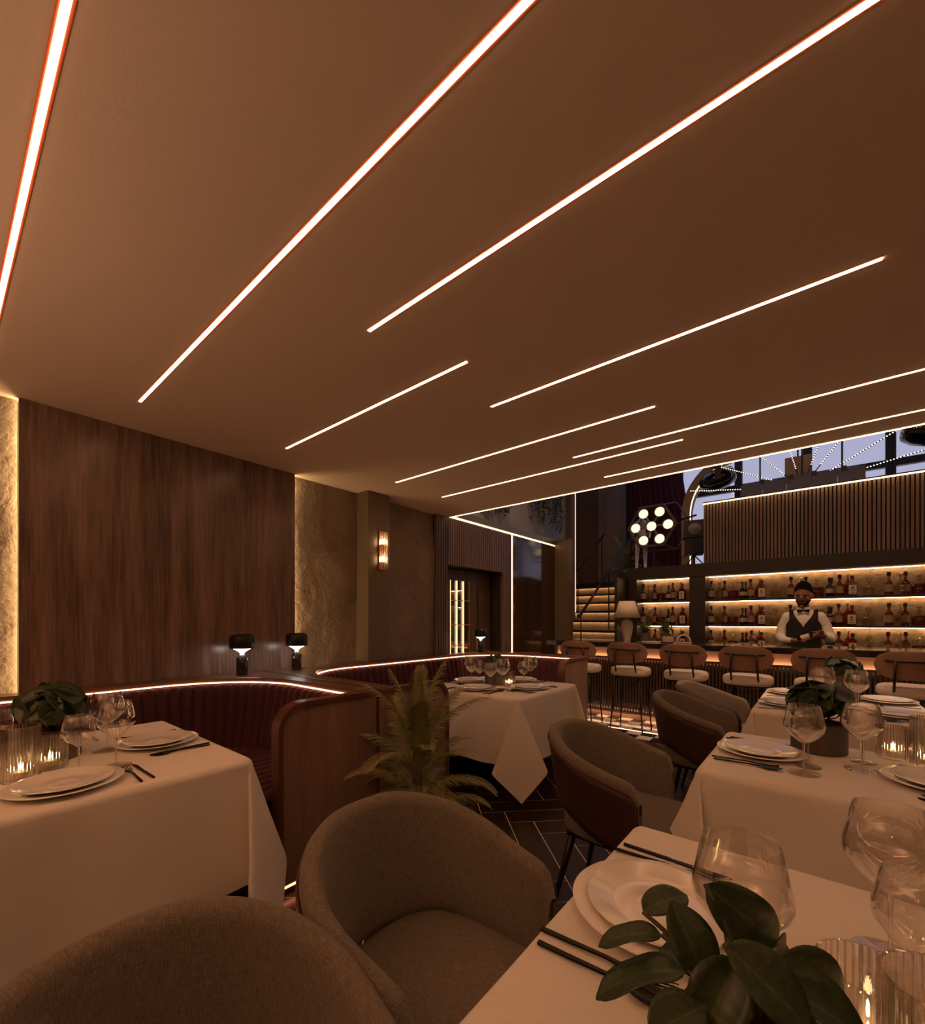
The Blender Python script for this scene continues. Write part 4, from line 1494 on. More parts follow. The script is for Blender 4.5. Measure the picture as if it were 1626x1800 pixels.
def put_leaf(parent, base, tip, kind, roll=0.0, size=1.0, face=None):
    b, e = Vector(base), Vector(tip)
    X = e - b
    L_ = X.length * size
    X.normalize()
    Z = Vector(face) if face else Vector((0, 0, 1))
    if not face and abs(X.z) > 0.97:
        Z = Vector((1, 0, 0))
    Y = Z.cross(X).normalized()
    Z = X.cross(Y)
    Mx = Matrix((X, Y, Z)).transposed()
    Mx = Mx @ Matrix.Rotation(roll, 3, 'X')
    o = link('leaf', LEAVES[kind % 4], parent, b, Mx.to_euler(), (L_, L_, L_))
    return o

def pot_plant(loc, label, seed, pr=0.095, ph=0.125, nl=15, reach=(0.09, 0.15), leaves=None, lift=0.0, face=None):
    t = thing('potted_plant', loc, 0, label, 'plant', 'leafy table plants')
    link('pot', smooth_by(G().lathe([(0, 0), (pr * 0.96, 0), (pr, 0.006), (pr, ph), (pr - 0.008, ph), (pr - 0.010, ph - 0.02), (0, ph - 0.02)], 32).mesh('pot', 'concrete')), t)
    link('soil', G().lathe([(0, ph - 0.012), (pr - 0.01, ph - 0.016)], 20).mesh('soil', 'soil', True), t)
    rnd = random.Random(seed)
    c = Vector((0, 0, ph + 0.02))
    if leaves is None:
        leaves = []
        for i in range(nl):
            # a dome of blades that face outwards, each hanging a little
            az = i * 2.39996 + rnd.uniform(-0.25, 0.25)
            el = lerp(-0.15, 1.25, (i / nl) ** 1.15)
            n_ = Vector((math.cos(az) * math.cos(el), math.sin(az) * math.cos(el), math.sin(el)))
            tg = Vector((-math.sin(az), math.cos(az), 0))
            up_ = n_.cross(tg) * -1
            al = rnd.uniform(-1.1, 1.1) + (PI if el < 0.55 and rnd.random() < 0.7 else 0)
            d = (up_ * math.cos(al) + tg * math.sin(al) + n_ * 0.45).normalized()
            rr = rnd.uniform(*reach)
            ctr = Vector((0, 0, ph + 0.045 + lift)) + Vector((n_.x * 0.085, n_.y * 0.085, n_.z * 0.075))
            leaves.append((ctr - d * rr * 0.45, ctr + d * rr * 0.55, rnd.randint(0, 3), rnd.uniform(-0.35, 0.35), n_ + Vector((0, 0, 0.25))))
    for b, e, k, rl, *fc in leaves:
        b, e = Vector(b), Vector(e)
        G().tube([(b.x * 0.15, b.y * 0.15, ph - 0.016), ((b.x * 0.5), (b.y * 0.5), lerp(ph, b.z, 0.6)), b], [0.004, 0.0035, 0.003], 6).obj('stem', 'stem', t, smooth=True)
        put_leaf(t, b, e, k, rl, 1.0, fc[0] if fc else face)
    return t

def frond_mesh(L_, droop, seed, wl=0.125, n=34, m='palm'):
    """one feather frond: arching rachis along +X, dense drooping leaflets on both sides"""
    rnd = random.Random(seed)
    g = G()
    P = []
    ang = 0.0
    p = Vector((0, 0, 0))
    for i in range(19):
        P.append(p.copy())
        u = i / 18
        ang = droop * (u ** 1.5)
        p = p + Vector((math.cos(ang), 0, -math.sin(ang))) * (L_ / 18)
    g.tube(P, [lerp(0.0055, 0.0012, i / 18) for i in range(19)], 5)
    for i in range(n):
        u = 0.16 + 0.84 * i / (n - 1)
        f = min(17.99, u * 18)
        k = int(f)
        p = P[k].lerp(P[k + 1], f - k)
        T = (P[k + 1] - P[k]).normalized()
        ll = wl * L_ / 0.5 * (math.sin(PI * min(1, 0.16 + 0.80 * u)) ** 0.55) * rnd.uniform(0.85, 1.12)
        dn = Vector((0, 0, -1))
        for s in (-1, 1):
            side = Vector((0, s, 0))
            d0 = (T * 0.95 + side * 0.75 + Vector((0, 0, 0.25))).normalized()
            w_ = rnd.uniform(0.0030, 0.0042) * (L_ / 0.5)
            a = p
            b = p + d0 * ll * 0.34
            d1 = (d0 * 0.75 + dn * 0.55).normalized()
            c = b + d1 * ll * 0.35
            d2 = (d0 * 0.35 + dn * 1.0).normalized()
            e = c + d2 * ll * 0.35
            wv = (T * 0.8 - side * 0.3).normalized() * w_
            g.add([a - wv * 0.5, a + wv * 0.5, b + wv, b - wv, c + wv * 0.8, c - wv * 0.8, e], [(0, 1, 2, 3), (3, 2, 4, 5), (5, 4, 6)])
    return g.mesh('frond', m, False)

def palm(loc, label, seed, tiers, name='potted_palm', potr=0.13, poth=0.22):
    t = thing(name, loc, 0, label, 'plant')
    link('pot', smooth_by(G().lathe([(0, 0), (potr * 0.8, 0), (potr, poth), (potr - 0.012, poth), (potr - 0.02, poth - 0.03), (0, poth - 0.03)], 28).mesh('pot', 'concrete')), t)
    link('soil', G().lathe([(0, poth - 0.025), (potr - 0.016, poth - 0.027)], 20).mesh('soil', 'soil'), t)
    zmax = max(q[5] for q in tiers)
    link('trunk', G().tube([(0, 0, poth - 0.03), (0, 0, poth + zmax)], [0.03, 0.012], 10).mesh('trunk', 'stem', True), t)
    rnd = random.Random(seed)
    az = rnd.uniform(0, 6)
    for n, e0, e1, L0, droop, dz in tiers:
        me = [frond_mesh(0.5, droop * f, seed + i) for i, f in enumerate((0.85, 1.0, 1.15))]
        off = rnd.uniform(0, 6)
        for i in range(n):
            a = off + 2 * PI * i / n + rnd.uniform(-0.18, 0.18)
            el = rnd.uniform(e0, e1)
            s = L0 * rnd.uniform(0.88, 1.1) / 0.5
            o = link('frond', me[i % 3], t, (math.cos(a) * 0.012, math.sin(a) * 0.012, poth - 0.02 + dz + rnd.uniform(-0.02, 0.02)), (0, 0, 0), (s, s, s))
            o.rotation_euler = (Matrix.Rotation(a, 3, 'Z') @ Matrix.Rotation(-el, 3, 'Y')).to_euler()
    return t
palm((-1.68, 1.68, 0.006), 'feathery green palm standing in front of the booth partition', 4,
     [(10, R(8), R(24), 0.40, 1.3, 0.0), (11, R(25), R(42), 0.40, 1.7, 0.06), (10, R(42), R(58), 0.42, 1.9, 0.14), (7, R(58), R(70), 0.47, 1.6, 0.22), (5, R(70), R(80), 0.50, 1.0, 0.30), (4, R(80), R(88), 0.52, 0.5, 0.34)])
palm((-3.14, 9.22, 2.10), 'dim leafy palm at the top of the staircase', 9,
     [(7, R(10), R(35), 0.42, 1.4, 0.05), (7, R(45), R(60), 0.50, 1.5, 0.15), (5, R(65), R(85), 0.55, 0.8, 0.25)])

# ================================================================== TABLEWARE
def glass_proto(name, s):
    t = thing(name, (0, 0, -50))
    th = 0.0012
    out = [(0.0045, 0.108), (0.014, 0.113), (0.040, 0.135), (0.0585, 0.160), (0.0615, 0.172), (0.060, 0.186), (0.054, 0.212), (0.0465, 0.245)]
    inn = [(r - th, z + 0.0005) for r, z in out[::-1]]
    inn[-1] = (0.002, 0.1105)
    prof = [(0.0, 0.108)] + out + inn + [(0, 0.111)]
    # refine the profile
    def sub(p):
        q = []
        for i in range(len(p) - 1):
            q.append(p[i])
            q.append(((p[i][0] + p[i + 1][0]) / 2, (p[i][1] + p[i + 1][1]) / 2))
        q.append(p[-1])
        return q
    pr = [(r * s, z * s) for r, z in prof]
    me = G().lathe(pr, 40).mesh('bowl', 'glass', True)
    link('bowl', smooth_by(me, 70), t)
    link('stem', G().lathe([(0.004 * s, 0.006 * s), (0.0032 * s, 0.03 * s), (0.003 * s, 0.07 * s), (0.0045 * s, 0.108 * s)], 12).mesh('stem', 'solidglass', True), t)
    link('foot', smooth_by(G().lathe([(0, 0.0006), (0.050 * s, 0.0006), (0.0505 * s, 0.0016), (0.030 * s, 0.0035 * s), (0.004 * s, 0.007 * s), (0, 0.0075 * s)], 36).mesh('foot', 'solidglass'), 50), t)
    return t
GL = {'big': glass_proto('wine_glass', 1.0), 'small': glass_proto('wine_glass', 0.83)}
gl_used = set()
def wine_glass(kind, x, y, label):
    loc = (x, y, ZT + 0.001)
    if kind not in gl_used:
        gl_used.add(kind)
        o = GL[kind]
        o.location = loc
        tag(o, label, 'wine glass', 'wine glasses on the tables')
        return o
    return dup(GL[kind], loc, 0, label)

def plate_me(r, z0):
    prof = [(0, 0.003), (r * 0.56, 0.003), (r * 0.60, 0.0), (r * 0.64, 0.0), (r * 0.70, 0.006), (r * 0.99, 0.017), (r, 0.0185), (r * 0.985, 0.0205), (r * 0.72, 0.0105), (r * 0.62, 0.0065), (r * 0.60, 0.0062), (r * 0.30, 0.0064), (r * 0.29, 0.0070), (r * 0.275, 0.0064), (0, 0.0064)]
    return smooth_by(G().lathe(prof, 56).mesh('plate', 'plate'), 55)
PLB, PLS = plate_me(0.155, 0), plate_me(0.128, 0)

def knife_me():
    g = G()
    g.add([(-0.115, -0.004, 0), (-0.115, 0.004, 0), (-0.01, 0.0045, 0), (-0.01, -0.0045, 0)] + [(-0.115, -0.004, 0.005), (-0.115, 0.004, 0.005), (-0.01, 0.0045, 0.0045), (-0.01, -0.0045, 0.0045)],
          [(0, 1, 2, 3), (4, 7, 6, 5), (0, 4, 5, 1), (1, 5, 6, 2), (2, 6, 7, 3), (3, 7, 4, 0)])
    pts = [(-0.01, -0.0045), (0.03, -0.007), (0.08, -0.0085), (0.10, -0.006), (0.112, 0.004), (0.10, 0.0055), (-0.01, 0.0045)]
    g.prism(pts, 0.001, 0.0032)
    return g.mesh('knife', 'cutlery')
def fork_me(tines=True):
    g = G()
    P = [(-0.115, 0, 0.003), (-0.06, 0, 0.004), (0.0, 0, 0.006), (0.035, 0, 0.004)]
    rows = []
    for (x, y, z), w_ in zip(P, (0.0045, 0.004, 0.003, 0.004)):
        rows.append([(x, -w_, z - 0.002), (x, w_, z - 0.002), (x, w_, z + 0.002), (x, -w_, z + 0.002)])
    if tines:
        for x, w_, z in ((0.045, 0.010, 0.003), (0.06, 0.0125, 0.0025)):
            rows.append([(x, -w_, z - 0.0015), (x, w_, z - 0.0015), (x, w_, z + 0.0015), (x, -w_, z + 0.0015)])
        g.grid(rows, True)
        for k in range(4):
            y = -0.0108 + k * 0.0072
            g.tube([(0.058, y, 0.0028), (0.08, y, 0.003), (0.105, y * 0.95, 0.0075)], [0.0017, 0.0016, 0.0008], 6)
    else:
        g.grid(rows, True)
        rows = []
        for i in range(11):
            u = i / 10
            x = 0.03 + 0.075 * u
            h = 0.0205 * math.sin(PI * min(0.999, max(0.03, u * 0.93 + 0.05))) ** 0.6
            rr = []
            for k in range(9):
                v = -1 + 2 * k / 8
                rr.append((x, v * h, 0.0085 - 0.006 * (1 - v * v) * math.sin(PI * max(0.02, min(0.98, u)))))
            rows.append(rr + [(x_, y_, z_ - 0.0015) for x_, y_, z_ in rr[::-1]])
        g.grid(rows, True)
    g.F.append((0, 1, 2, 3))
    return g.mesh('fork' if tines else 'spoon', 'cutlery', True)
CUT = {'knife': knife_me(), 'fork': smooth_by(fork_me(True), 50), 'spoon': smooth_by(fork_me(False), 50)}

def setting(x, y, rz, where, near='sf', farr='kf'):
    """a place setting; the diner sits on the local -X side. near: pieces at local -Y, farr: at local +Y"""
    tag(link('dinner_plate', PLB, None, (x, y, ZT + 0.001)), 'large white plate ' + where, 'plate', 'large plates on the tables')
    tag(link('side_plate', PLS, None, (x, y, ZT + 0.0085)), 'smaller white plate ' + where, 'plate', 'smaller plates on the tables')
    c_, s_ = math.cos(rz), math.sin(rz)
    nm = {'s': 'spoon', 'f': 'fork', 'k': 'knife'}
    for pcs, sg in ((near, -1), (farr, 1)):
        for i, k in enumerate(pcs):
            lx, ly = -0.02 - 0.012 * i, sg * (0.207 - 0.033 * i)
            a = rz + random.uniform(-0.04, 0.04)
            o = link(nm[k], CUT[nm[k]], None, (x + c_ * lx - s_ * ly, y + s_ * lx + c_ * ly, ZT + 0.0015), (0, 0, a))
            side = 'right' if sg < 0 else 'left'
            tag(o, 'black %s %s of plate %s' % (nm[k], side, where), nm[k], 'black cutlery')

def candle(x, y, tall, where):
    h = 0.185 if tall else 0.125
    r = 0.049
    t = thing('candle_holder', (x, y, ZT + 0.001), 0, '%s ribbed glass candle holder %s' % ('tall' if tall else 'low', where), 'candle holder', 'ribbed glass candle holders')
    nr = 36
    def ribbed(rad, z, amp):
        return [((rad + amp * abs(math.cos(nr * PI * i / (nr * 6)))) * math.cos(2 * PI * i / (nr * 6)), (rad + amp * abs(math.cos(nr * PI * i / (nr * 6)))) * math.sin(2 * PI * i / (nr * 6)), z) for i in range(nr * 6)]
    rows = [ribbed(r * 0.95, 0, 0.0025), ribbed(r, 0.004, 0.003), ribbed(r, h - 0.002, 0.003), ribbed(r - 0.001, h, 0.0025)]
    inn = [[(math.cos(2 * PI * i / (nr * 6)) * (r - 0.002), math.sin(2 * PI * i / (nr * 6)) * (r - 0.002), z) for i in range(nr * 6)] for z in (h, 0.008)]
    g = G().grid(rows + inn, True)
    g.F.append(tuple(range(nr * 6 - 1, -1, -1)))
    g.obj('glass_sleeve', 'ribglass', t)
    ct = thing('tealight_candle', (x, y, ZT + 0.012), 0, 'lit tealight inside the %s ribbed holder %s' % ('tall' if tall else 'low', where), 'candle', 'tealights in the ribbed holders')
    link('wax', smooth_by(G().lathe([(0, 0), (0.020, 0), (0.020, 0.018), (0.018, 0.0185), (0, 0.017)], 20).mesh('wax', 'wax')), ct)
    link('flame', G().lathe([(0, 0.022), (0.0035, 0.027), (0.0042, 0.032), (0.0025, 0.042), (0.0, 0.050)], 10).mesh('flame', 'flame', True), ct)
    G().tube([(0, 0, 0.016), (0, 0, 0.024)], 0.0008, 5).obj('wick', 'print', ct)

# table in the near booth
W1 = 'on the near booth table'
setting(-1.925, 0.285, PI, 'nearest the viewer ' + W1, 'kf', 'fs')
setting(-2.28, 0.645, -PI / 2, 'by the far edge ' + W1, 'fs', 'fk')
setting(-2.63, 0.28, 0, 'on the wall side ' + W1, 'sf', 'kf')
wine_glass('small', -2.083, 0.345, 'smaller wine glass beside the low candle ' + W1)
wine_glass('big', -2.045, 0.445, 'larger wine glass nearest the front plate ' + W1)
wine_glass('big', -2.33, 0.478, 'larger wine glass behind the others ' + W1)
wine_glass('small', -2.45, 0.165, 'smaller wine glass half hidden behind the plant ' + W1)
wine_glass('big', -2.42, 0.04, 'larger wine glass at the picture edge ' + W1)
candle(-2.127, 0.200, True, W1)
candle(-2.215, 0.285, False, W1)
pot_plant((-2.365, 0.315, ZT + 0.001), 'leafy plant in a dark pot ' + W1, 21, 0.085, 0.11, 22, (0.10, 0.15), lift=0.045)

# table in the far booth
W2 = 'on the far booth table'
setting(-1.80, 3.05, PI, 'on the open side ' + W2, 'kf', 'fs')
setting(-2.11, 2.75, PI / 2, 'nearest the palm ' + W2, 'sf', 'kf')
setting(-2.42, 3.08, 0, 'on the wall side ' + W2, 'sf', 'kf')
setting(-2.10, 3.38, -PI / 2, 'on the far side ' + W2, 'sf', 'kf')
wine_glass('big', -2.275, 2.90, 'larger wine glass at the far left ' + W2)
wine_glass('small', -2.27, 3.005, 'smaller wine glass at the far left ' + W2)
wine_glass('small', -2.06, 2.875, 'smaller wine glass in front of the pot ' + W2)
wine_glass('big', -1.955, 2.89, 'larger wine glass beside the candle ' + W2)
wine_glass('small', -1.925, 3.165, 'smaller wine glass at the right ' + W2)
wine_glass('big', -1.93, 3.28, 'larger wine glass at the right ' + W2)
candle(-1.985, 3.03, False, W2)
pot_plant((-2.15, 3.06, ZT + 0.001), 'leafy plant in a dark pot ' + W2, 33, 0.085, 0.13, 14, (0.06, 0.09))

# foreground table
W3 = 'on the foreground table'
setting(-0.235, 0.865, 0, 'beside the empty chair ' + W3, 'sf', 'kf')
setting(0.275, 0.865, PI, 'on the right side ' + W3, 'kf', 'sf')
wine_glass('big', -0.085, 0.712, 'wine glass behind the leaves next to the plates ' + W3)
wine_glass('big', 0.088, 0.985, 'wine glass farther back at the right edge ' + W3)
wine_glass('small', 0.105, 0.850, 'wine glass nearer at the right edge ' + W3)
candle(0.045, 0.725, False, W3)
candle(0.098, 0.640, True, W3)

# middle table of the row
W4 = 'on the middle table'
setting(-0.19, 2.17, 0, 'on the left side ' + W4, 'sf', 'kf')
setting(0.315, 2.115, PI, 'on the right side ' + W4, 'kf', 'fs')
wine_glass('big', -0.045, 1.985, 'wine glass on the left in front of the plant ' + W4)
wine_glass('small', -0.035, 2.085, 'smaller wine glass behind the left one ' + W4)
wine_glass('big', 0.118, 2.165, 'larger wine glass on the right ' + W4)
wine_glass('small', 0.130, 2.285, 'smaller wine glass behind on the right ' + W4)
candle(0.225, 2.435, False, W4)
candle(0.315, 2.365, True, W4)
pot_plant((-0.005, 2.375, ZT + 0.001), 'leafy plant in a dark pot ' + W4, 45, 0.095, 0.12, 24, (0.10, 0.145), lift=0.035)

# table by the bar stools
W5 = 'on the table by the bar'
setting(-0.165, 4.06, 0, 'at the far left place ' + W5, 's', 'k')
setting(-0.165, 3.50, 0, 'at the near left place ' + W5, 's', 'k')
setting(0.345, 4.06, PI, 'at the far right place ' + W5, 'k', 's')
setting(0.345, 3.50, PI, 'at the near right place ' + W5, 'k', 's')
wine_glass('big', 0.02, 3.66, 'larger wine glass on the left ' + W5)
wine_glass('small', -0.01, 3.93, 'smaller wine glass farther left ' + W5)
wine_glass('big', 0.17, 3.58, 'larger wine glass on the right ' + W5)
wine_glass('small', 0.19, 3.72, 'smaller wine glass on the right ' + W5)
candle(0.075, 3.80, True, W5)
pot_plant((0.12, 3.97, ZT + 0.001), 'leafy plant in a dark pot ' + W5, 57, 0.09, 0.13, 20, (0.09, 0.13), lift=0.03)

# plant of the foreground table, its leaves laid out one by one (tips in local metres)
def fg_leaf(bx, by, bz, tx, ty, tz, k, roll=0.0):
    return ((bx, by, bz), (tx, ty, tz), k, roll)
th_ = R(YAW)
def CL(r_, f_, z_):
    """right, forward (seen from the viewing side) and height above the table -> local"""
    return (r_ * math.cos(th_) - f_ * math.sin(th_), r_ * math.sin(th_) + f_ * math.cos(th_), z_)
def PX(px, py, f_):
    k = 0.4735 / 768 * (1 + f_ / 0.4735)
    return CL((px - 1347) * k, f_, 0.55 - (py - 1090) * k)
FG = []
for b0, b1, t0, t1, fb, ft, k, rl in ((1245, 1735, 1222, 1586, 0.00, 0.035, 1, 0.1), (1190, 1604, 1279, 1560, 0.06, 0.075, 0, -0.5), (1276, 1556, 1404, 1694, 0.035, 0.0, 2, 0.5),
                                      (1375, 1705, 1474, 1668, 0.03, 0.06, 3, 0.4), (1362, 1705, 1545, 1768, 0.01, 0.015, 0, 0.3), (1238, 1664, 1345, 1812, -0.03, -0.07, 1, -0.2),
                                      (1205, 1708, 1060, 1688, 0.0, 0.01, 2, 0.9), (1205, 1645, 1108, 1622, 0.04, 0.05, 2, 0.8), (1275, 1690, 1165, 1825, -0.02, -0.05, 3, 0.3),
                                      (1200, 1770, 1080, 1815, -0.03, -0.05, 1, 0.3), (1345, 1735, 1495, 1822, -0.02, -0.05, 3, -0.4), (1330, 1690, 1420, 1640, 0.05, 0.11, 0, 0.2), (1290, 1700, 1240, 1650, 0.03, 0.10, 0, 0.2)):
    FG.append((PX(b0, b1, fb), PX(t0, t1, ft), k, rl))
pot_plant((-0.045, 0.575, ZT + 0.001), 'large dark green leaved plant ' + W3, 3, 0.085, 0.095, leaves=FG, face=CL(0.0, -0.72, 0.70))

# ================================================================== LAMPS
def table_lamp(x, y, label):
    t = thing('table_lamp', (x, y, 0.913), 0, label, 'lamp', 'black cordless table lamps')
    link('base', smooth_by(G().lathe([(0, 0), (0.037, 0), (0.038, 0.004), (0.038, 0.118), (0.033, 0.128), (0, 0.130)], 28).mesh('base', 'glossblack')), t)
    link('ball', G().ellipsoid((0, 0, 0.142), (0.0165, 0.0165, 0.015), 16, 10).mesh('ball', 'white', True), t)
    link('diffuser', smooth_by(G().lathe([(0, 0.150), (0.012, 0.153), (0.022, 0.165), (0.064, 0.190), (0.064, 0.196), (0, 0.196)], 28).mesh('diffuser', 'lampglow')), t)
    link('shade', smooth_by(G().lathe([(0.070, 0.190), (0.078, 0.188), (0.080, 0.192), (0.080, 0.262), (0.072, 0.280), (0.055, 0.287), (0, 0.288), (0, 0.283), (0.05, 0.282), (0.072, 0.265), (0.074, 0.195)], 32).mesh('shade', 'black'), 50), t)
table_lamp(-3.155, 1.40, 'black table lamp in front of the wood wall panel')
table_lamp(-3.155, 1.815, 'black table lamp in front of the lit stone edge')
table_lamp(-3.155, 4.20, 'black table lamp in front of the glazed door')

def sconce(x, y, zc, label, h=0.37, rot=0.0):
    """tiers of vertical crystal tubes around lit cores on a copper back plate; faces +X"""
    t = thing('wall_sconce', (x, y, zc), rot, label, 'wall lamp', 'crystal tube wall sconces')
    G().box(0, 0.012, -0.035, 0.035, -h / 2, h / 2).obj('back_plate', 'copper', t, bev=0.003)
    for k in range(2):
        z = -0.08 + 0.165 * k
        link('lit_core', G().ellipsoid((0.036, 0, z), (0.010, 0.010, 0.022), 12, 8).mesh('lit_core', 'sconceglow', True), t)
        G().box(0.012, 0.05, -0.028, 0.028, z - 0.036, z - 0.030).obj('bracket', 'copper', t)
    for k in range(3):
        z0 = -h / 2 + 0.008 + k * (h - 0.016) / 3
        for i in range(6):
            a = -PI / 2 + PI * i / 5
            cx, cy = 0.034 + 0.030 * math.cos(a), 0.036 * math.sin(a)
            link('crystal_tube', G().lathe([(0, z0), (0.0085, z0), (0.0085, z0 + (h - 0.016) / 3 - 0.004), (0, z0 + (h - 0.016) / 3 - 0.004)], 10, (cx, cy, 0)).mesh('crystal_tube', 'crystal', False), t)
    return t
sconce(-3.225, 2.72, 1.955, 'crystal wall sconce on the dark pilaster')
sconce(-3.72, 7.53, 2.05, 'small crystal wall sconce beside the staircase')
for x, y, rz, lab in ((4.998, 0.8, PI, 'on the right hand wall, nearer the viewer'), (4.998, 2.8, PI, 'on the right hand wall, nearer the bar'), (1.5, -2.998, PI / 2, 'on the rear wall away from the booths'), (-1.2, -2.998, PI / 2, 'on the rear wall by the booths')):  # sconces out of view, added to fill the room with light
    sconce(x, y, 1.95, 'added unseen crystal wall sconce ' + lab, rot=rz)

# ---- things on the bar counter
ZB = 1.0205
t = thing('bar_lamp', (-2.02, 5.98, ZB), 0, 'ceramic lamp with pale cone shade on the left end of the bar', 'lamp')
link('base', smooth_by(G().lathe([(0, 0), (0.045, 0), (0.047, 0.01), (0.050, 0.04), (0.072, 0.14), (0.076, 0.20), (0.068, 0.255), (0.045, 0.280), (0.030, 0.287), (0.036, 0.296), (0, 0.298)], 28).mesh('base', 'ceramic'), 60), t)
link('shade', G().lathe([(0.166, 0.312), (0.100, 0.535), (0.098, 0.535), (0.164, 0.312)], 36, close=True).mesh('shade', 'shade', True), t)
G().tube([(0, 0, 0.296), (0, 0, 0.5)], 0.006, 8).box(-0.099, 0.099, -0.002, 0.002, 0.498, 0.502).box(-0.002, 0.002, -0.099, 0.099, 0.498, 0.502).obj('stem', 'brass', t)
def bushy(loc, label, seed, r, h, n, name='bar_plant'):
    t = thing(name, loc, 0, label, 'plant')
    rnd = random.Random(seed)
    link('pot', smooth_by(G().lathe([(0, 0), (0.055, 0), (0.065, 0.11), (0.058, 0.11), (0.055, 0.09), (0, 0.09)], 20).mesh('pot', 'concrete')), t)
    g = G()
    for i in range(n):
        az, el = rnd.uniform(0, 2 * PI), rnd.uniform(0.15, 1.4)
        d = Vector((math.cos(az) * math.cos(el), math.sin(az) * math.cos(el), math.sin(el)))
        L_ = r * rnd.uniform(0.5, 1.0)
        b = Vector((0, 0, 0.09))
        e = b + d * L_ + Vector((0, 0, h * 0.2))
        g.tube([b, b.lerp(e, 0.5) + Vector((0, 0, 0.02)), e], [0.002, 0.0015, 0.001], 4)
        for k in range(5):
            p = b.lerp(e, 0.4 + 0.15 * k)
            s = Vector((rnd.uniform(-1, 1), rnd.uniform(-1, 1), rnd.uniform(-0.3, 0.8))).normalized()
            q = s.orthogonal().normalized()
            g.add([p, p + s * 0.018 + q * 0.008, p + s * 0.036, p + s * 0.018 - q * 0.008], [(0, 1, 2, 3)])
    o = g.obj('foliage', 'ivy', t)
    return t
bushy((-1.80, 6.03, ZB), 'small bushy plant beside the lamp on the bar', 5, 0.17, 0.2, 46)
bushy((-1.56, 6.08, ZB), 'low bushy plant behind the pale bowl on the bar', 8, 0.16, 0.2, 46)
t = link('bowl', smooth_by(G().lathe([(0, 0.004), (0.045, 0.0), (0.062, 0.012), (0.070, 0.075), (0.066, 0.075), (0.058, 0.014), (0, 0.010)], 26).mesh('bowl', 'ceramic')), None, (-1.46, 5.80, ZB))
tag(t, 'small pale ceramic bowl on the bar', 'bowl')
t = thing('ring_ornament', (-1.28, 5.80, ZB), 0.3, 'arched ring ornament beside the pale bowl on the bar', 'ornament')
G().tube([(0.072 * math.cos(PI * i / 20), 0, 0.012 + 0.085 * math.sin(PI * i / 20)) for i in range(21)], 0.010, 10).obj('ring', 'ceramic', t, smooth=True)
G().box(-0.085, 0.085, -0.02, 0.02, 0, 0.012).obj('foot', 'ceramic', t, bev=0.003)
t = link('tray', smooth_by(bevel(G().prism([(0.11 * math.cos(2 * PI * i / 24), 0.06 * math.sin(2 * PI * i / 24)) for i in range(24)], 0, 0.010).mesh('tray', 'ceramic'), 0.003)), None, (-1.66, 5.75, ZB))
tag(t, 'flat oval tray on the bar left of the bowl', 'tray')

# ================================================================== THE MEZZANINE
ZM = 2.10
# maroon curtain with folds
g = G()
rows = []
NZ, NX = 14, 60
for k in range(NZ + 1):
    z = lerp(5.2, 2.12, k / NZ)
    row = []
    f = (z - 2.12) / 3.08
    xa, xb = -3.66, lerp(-2.02, -2.30, sstep(0.1, 0.9, f))
    for i in range(NX + 1):
        u = i / NX
        ph = u * 13 * 2 * PI
        row.append((lerp(xa, xb, u) + 0.01 * math.sin(ph * 0.5 + z), 10.15 + 0.055 * math.sin(ph) * (0.7 + 0.3 * math.sin(u * 7 + z)), z))
    rows.append(row)
back = [[(x, y + 0.006, z) for x, y, z in r_] for r_ in rows]
g.grid(rows)
g.grid([r_[::-1] for r_ in back])
tag(g.obj('curtain', 'curtain', smooth=True), 'heavy maroon curtain hanging at the mezzanine window', 'curtain')

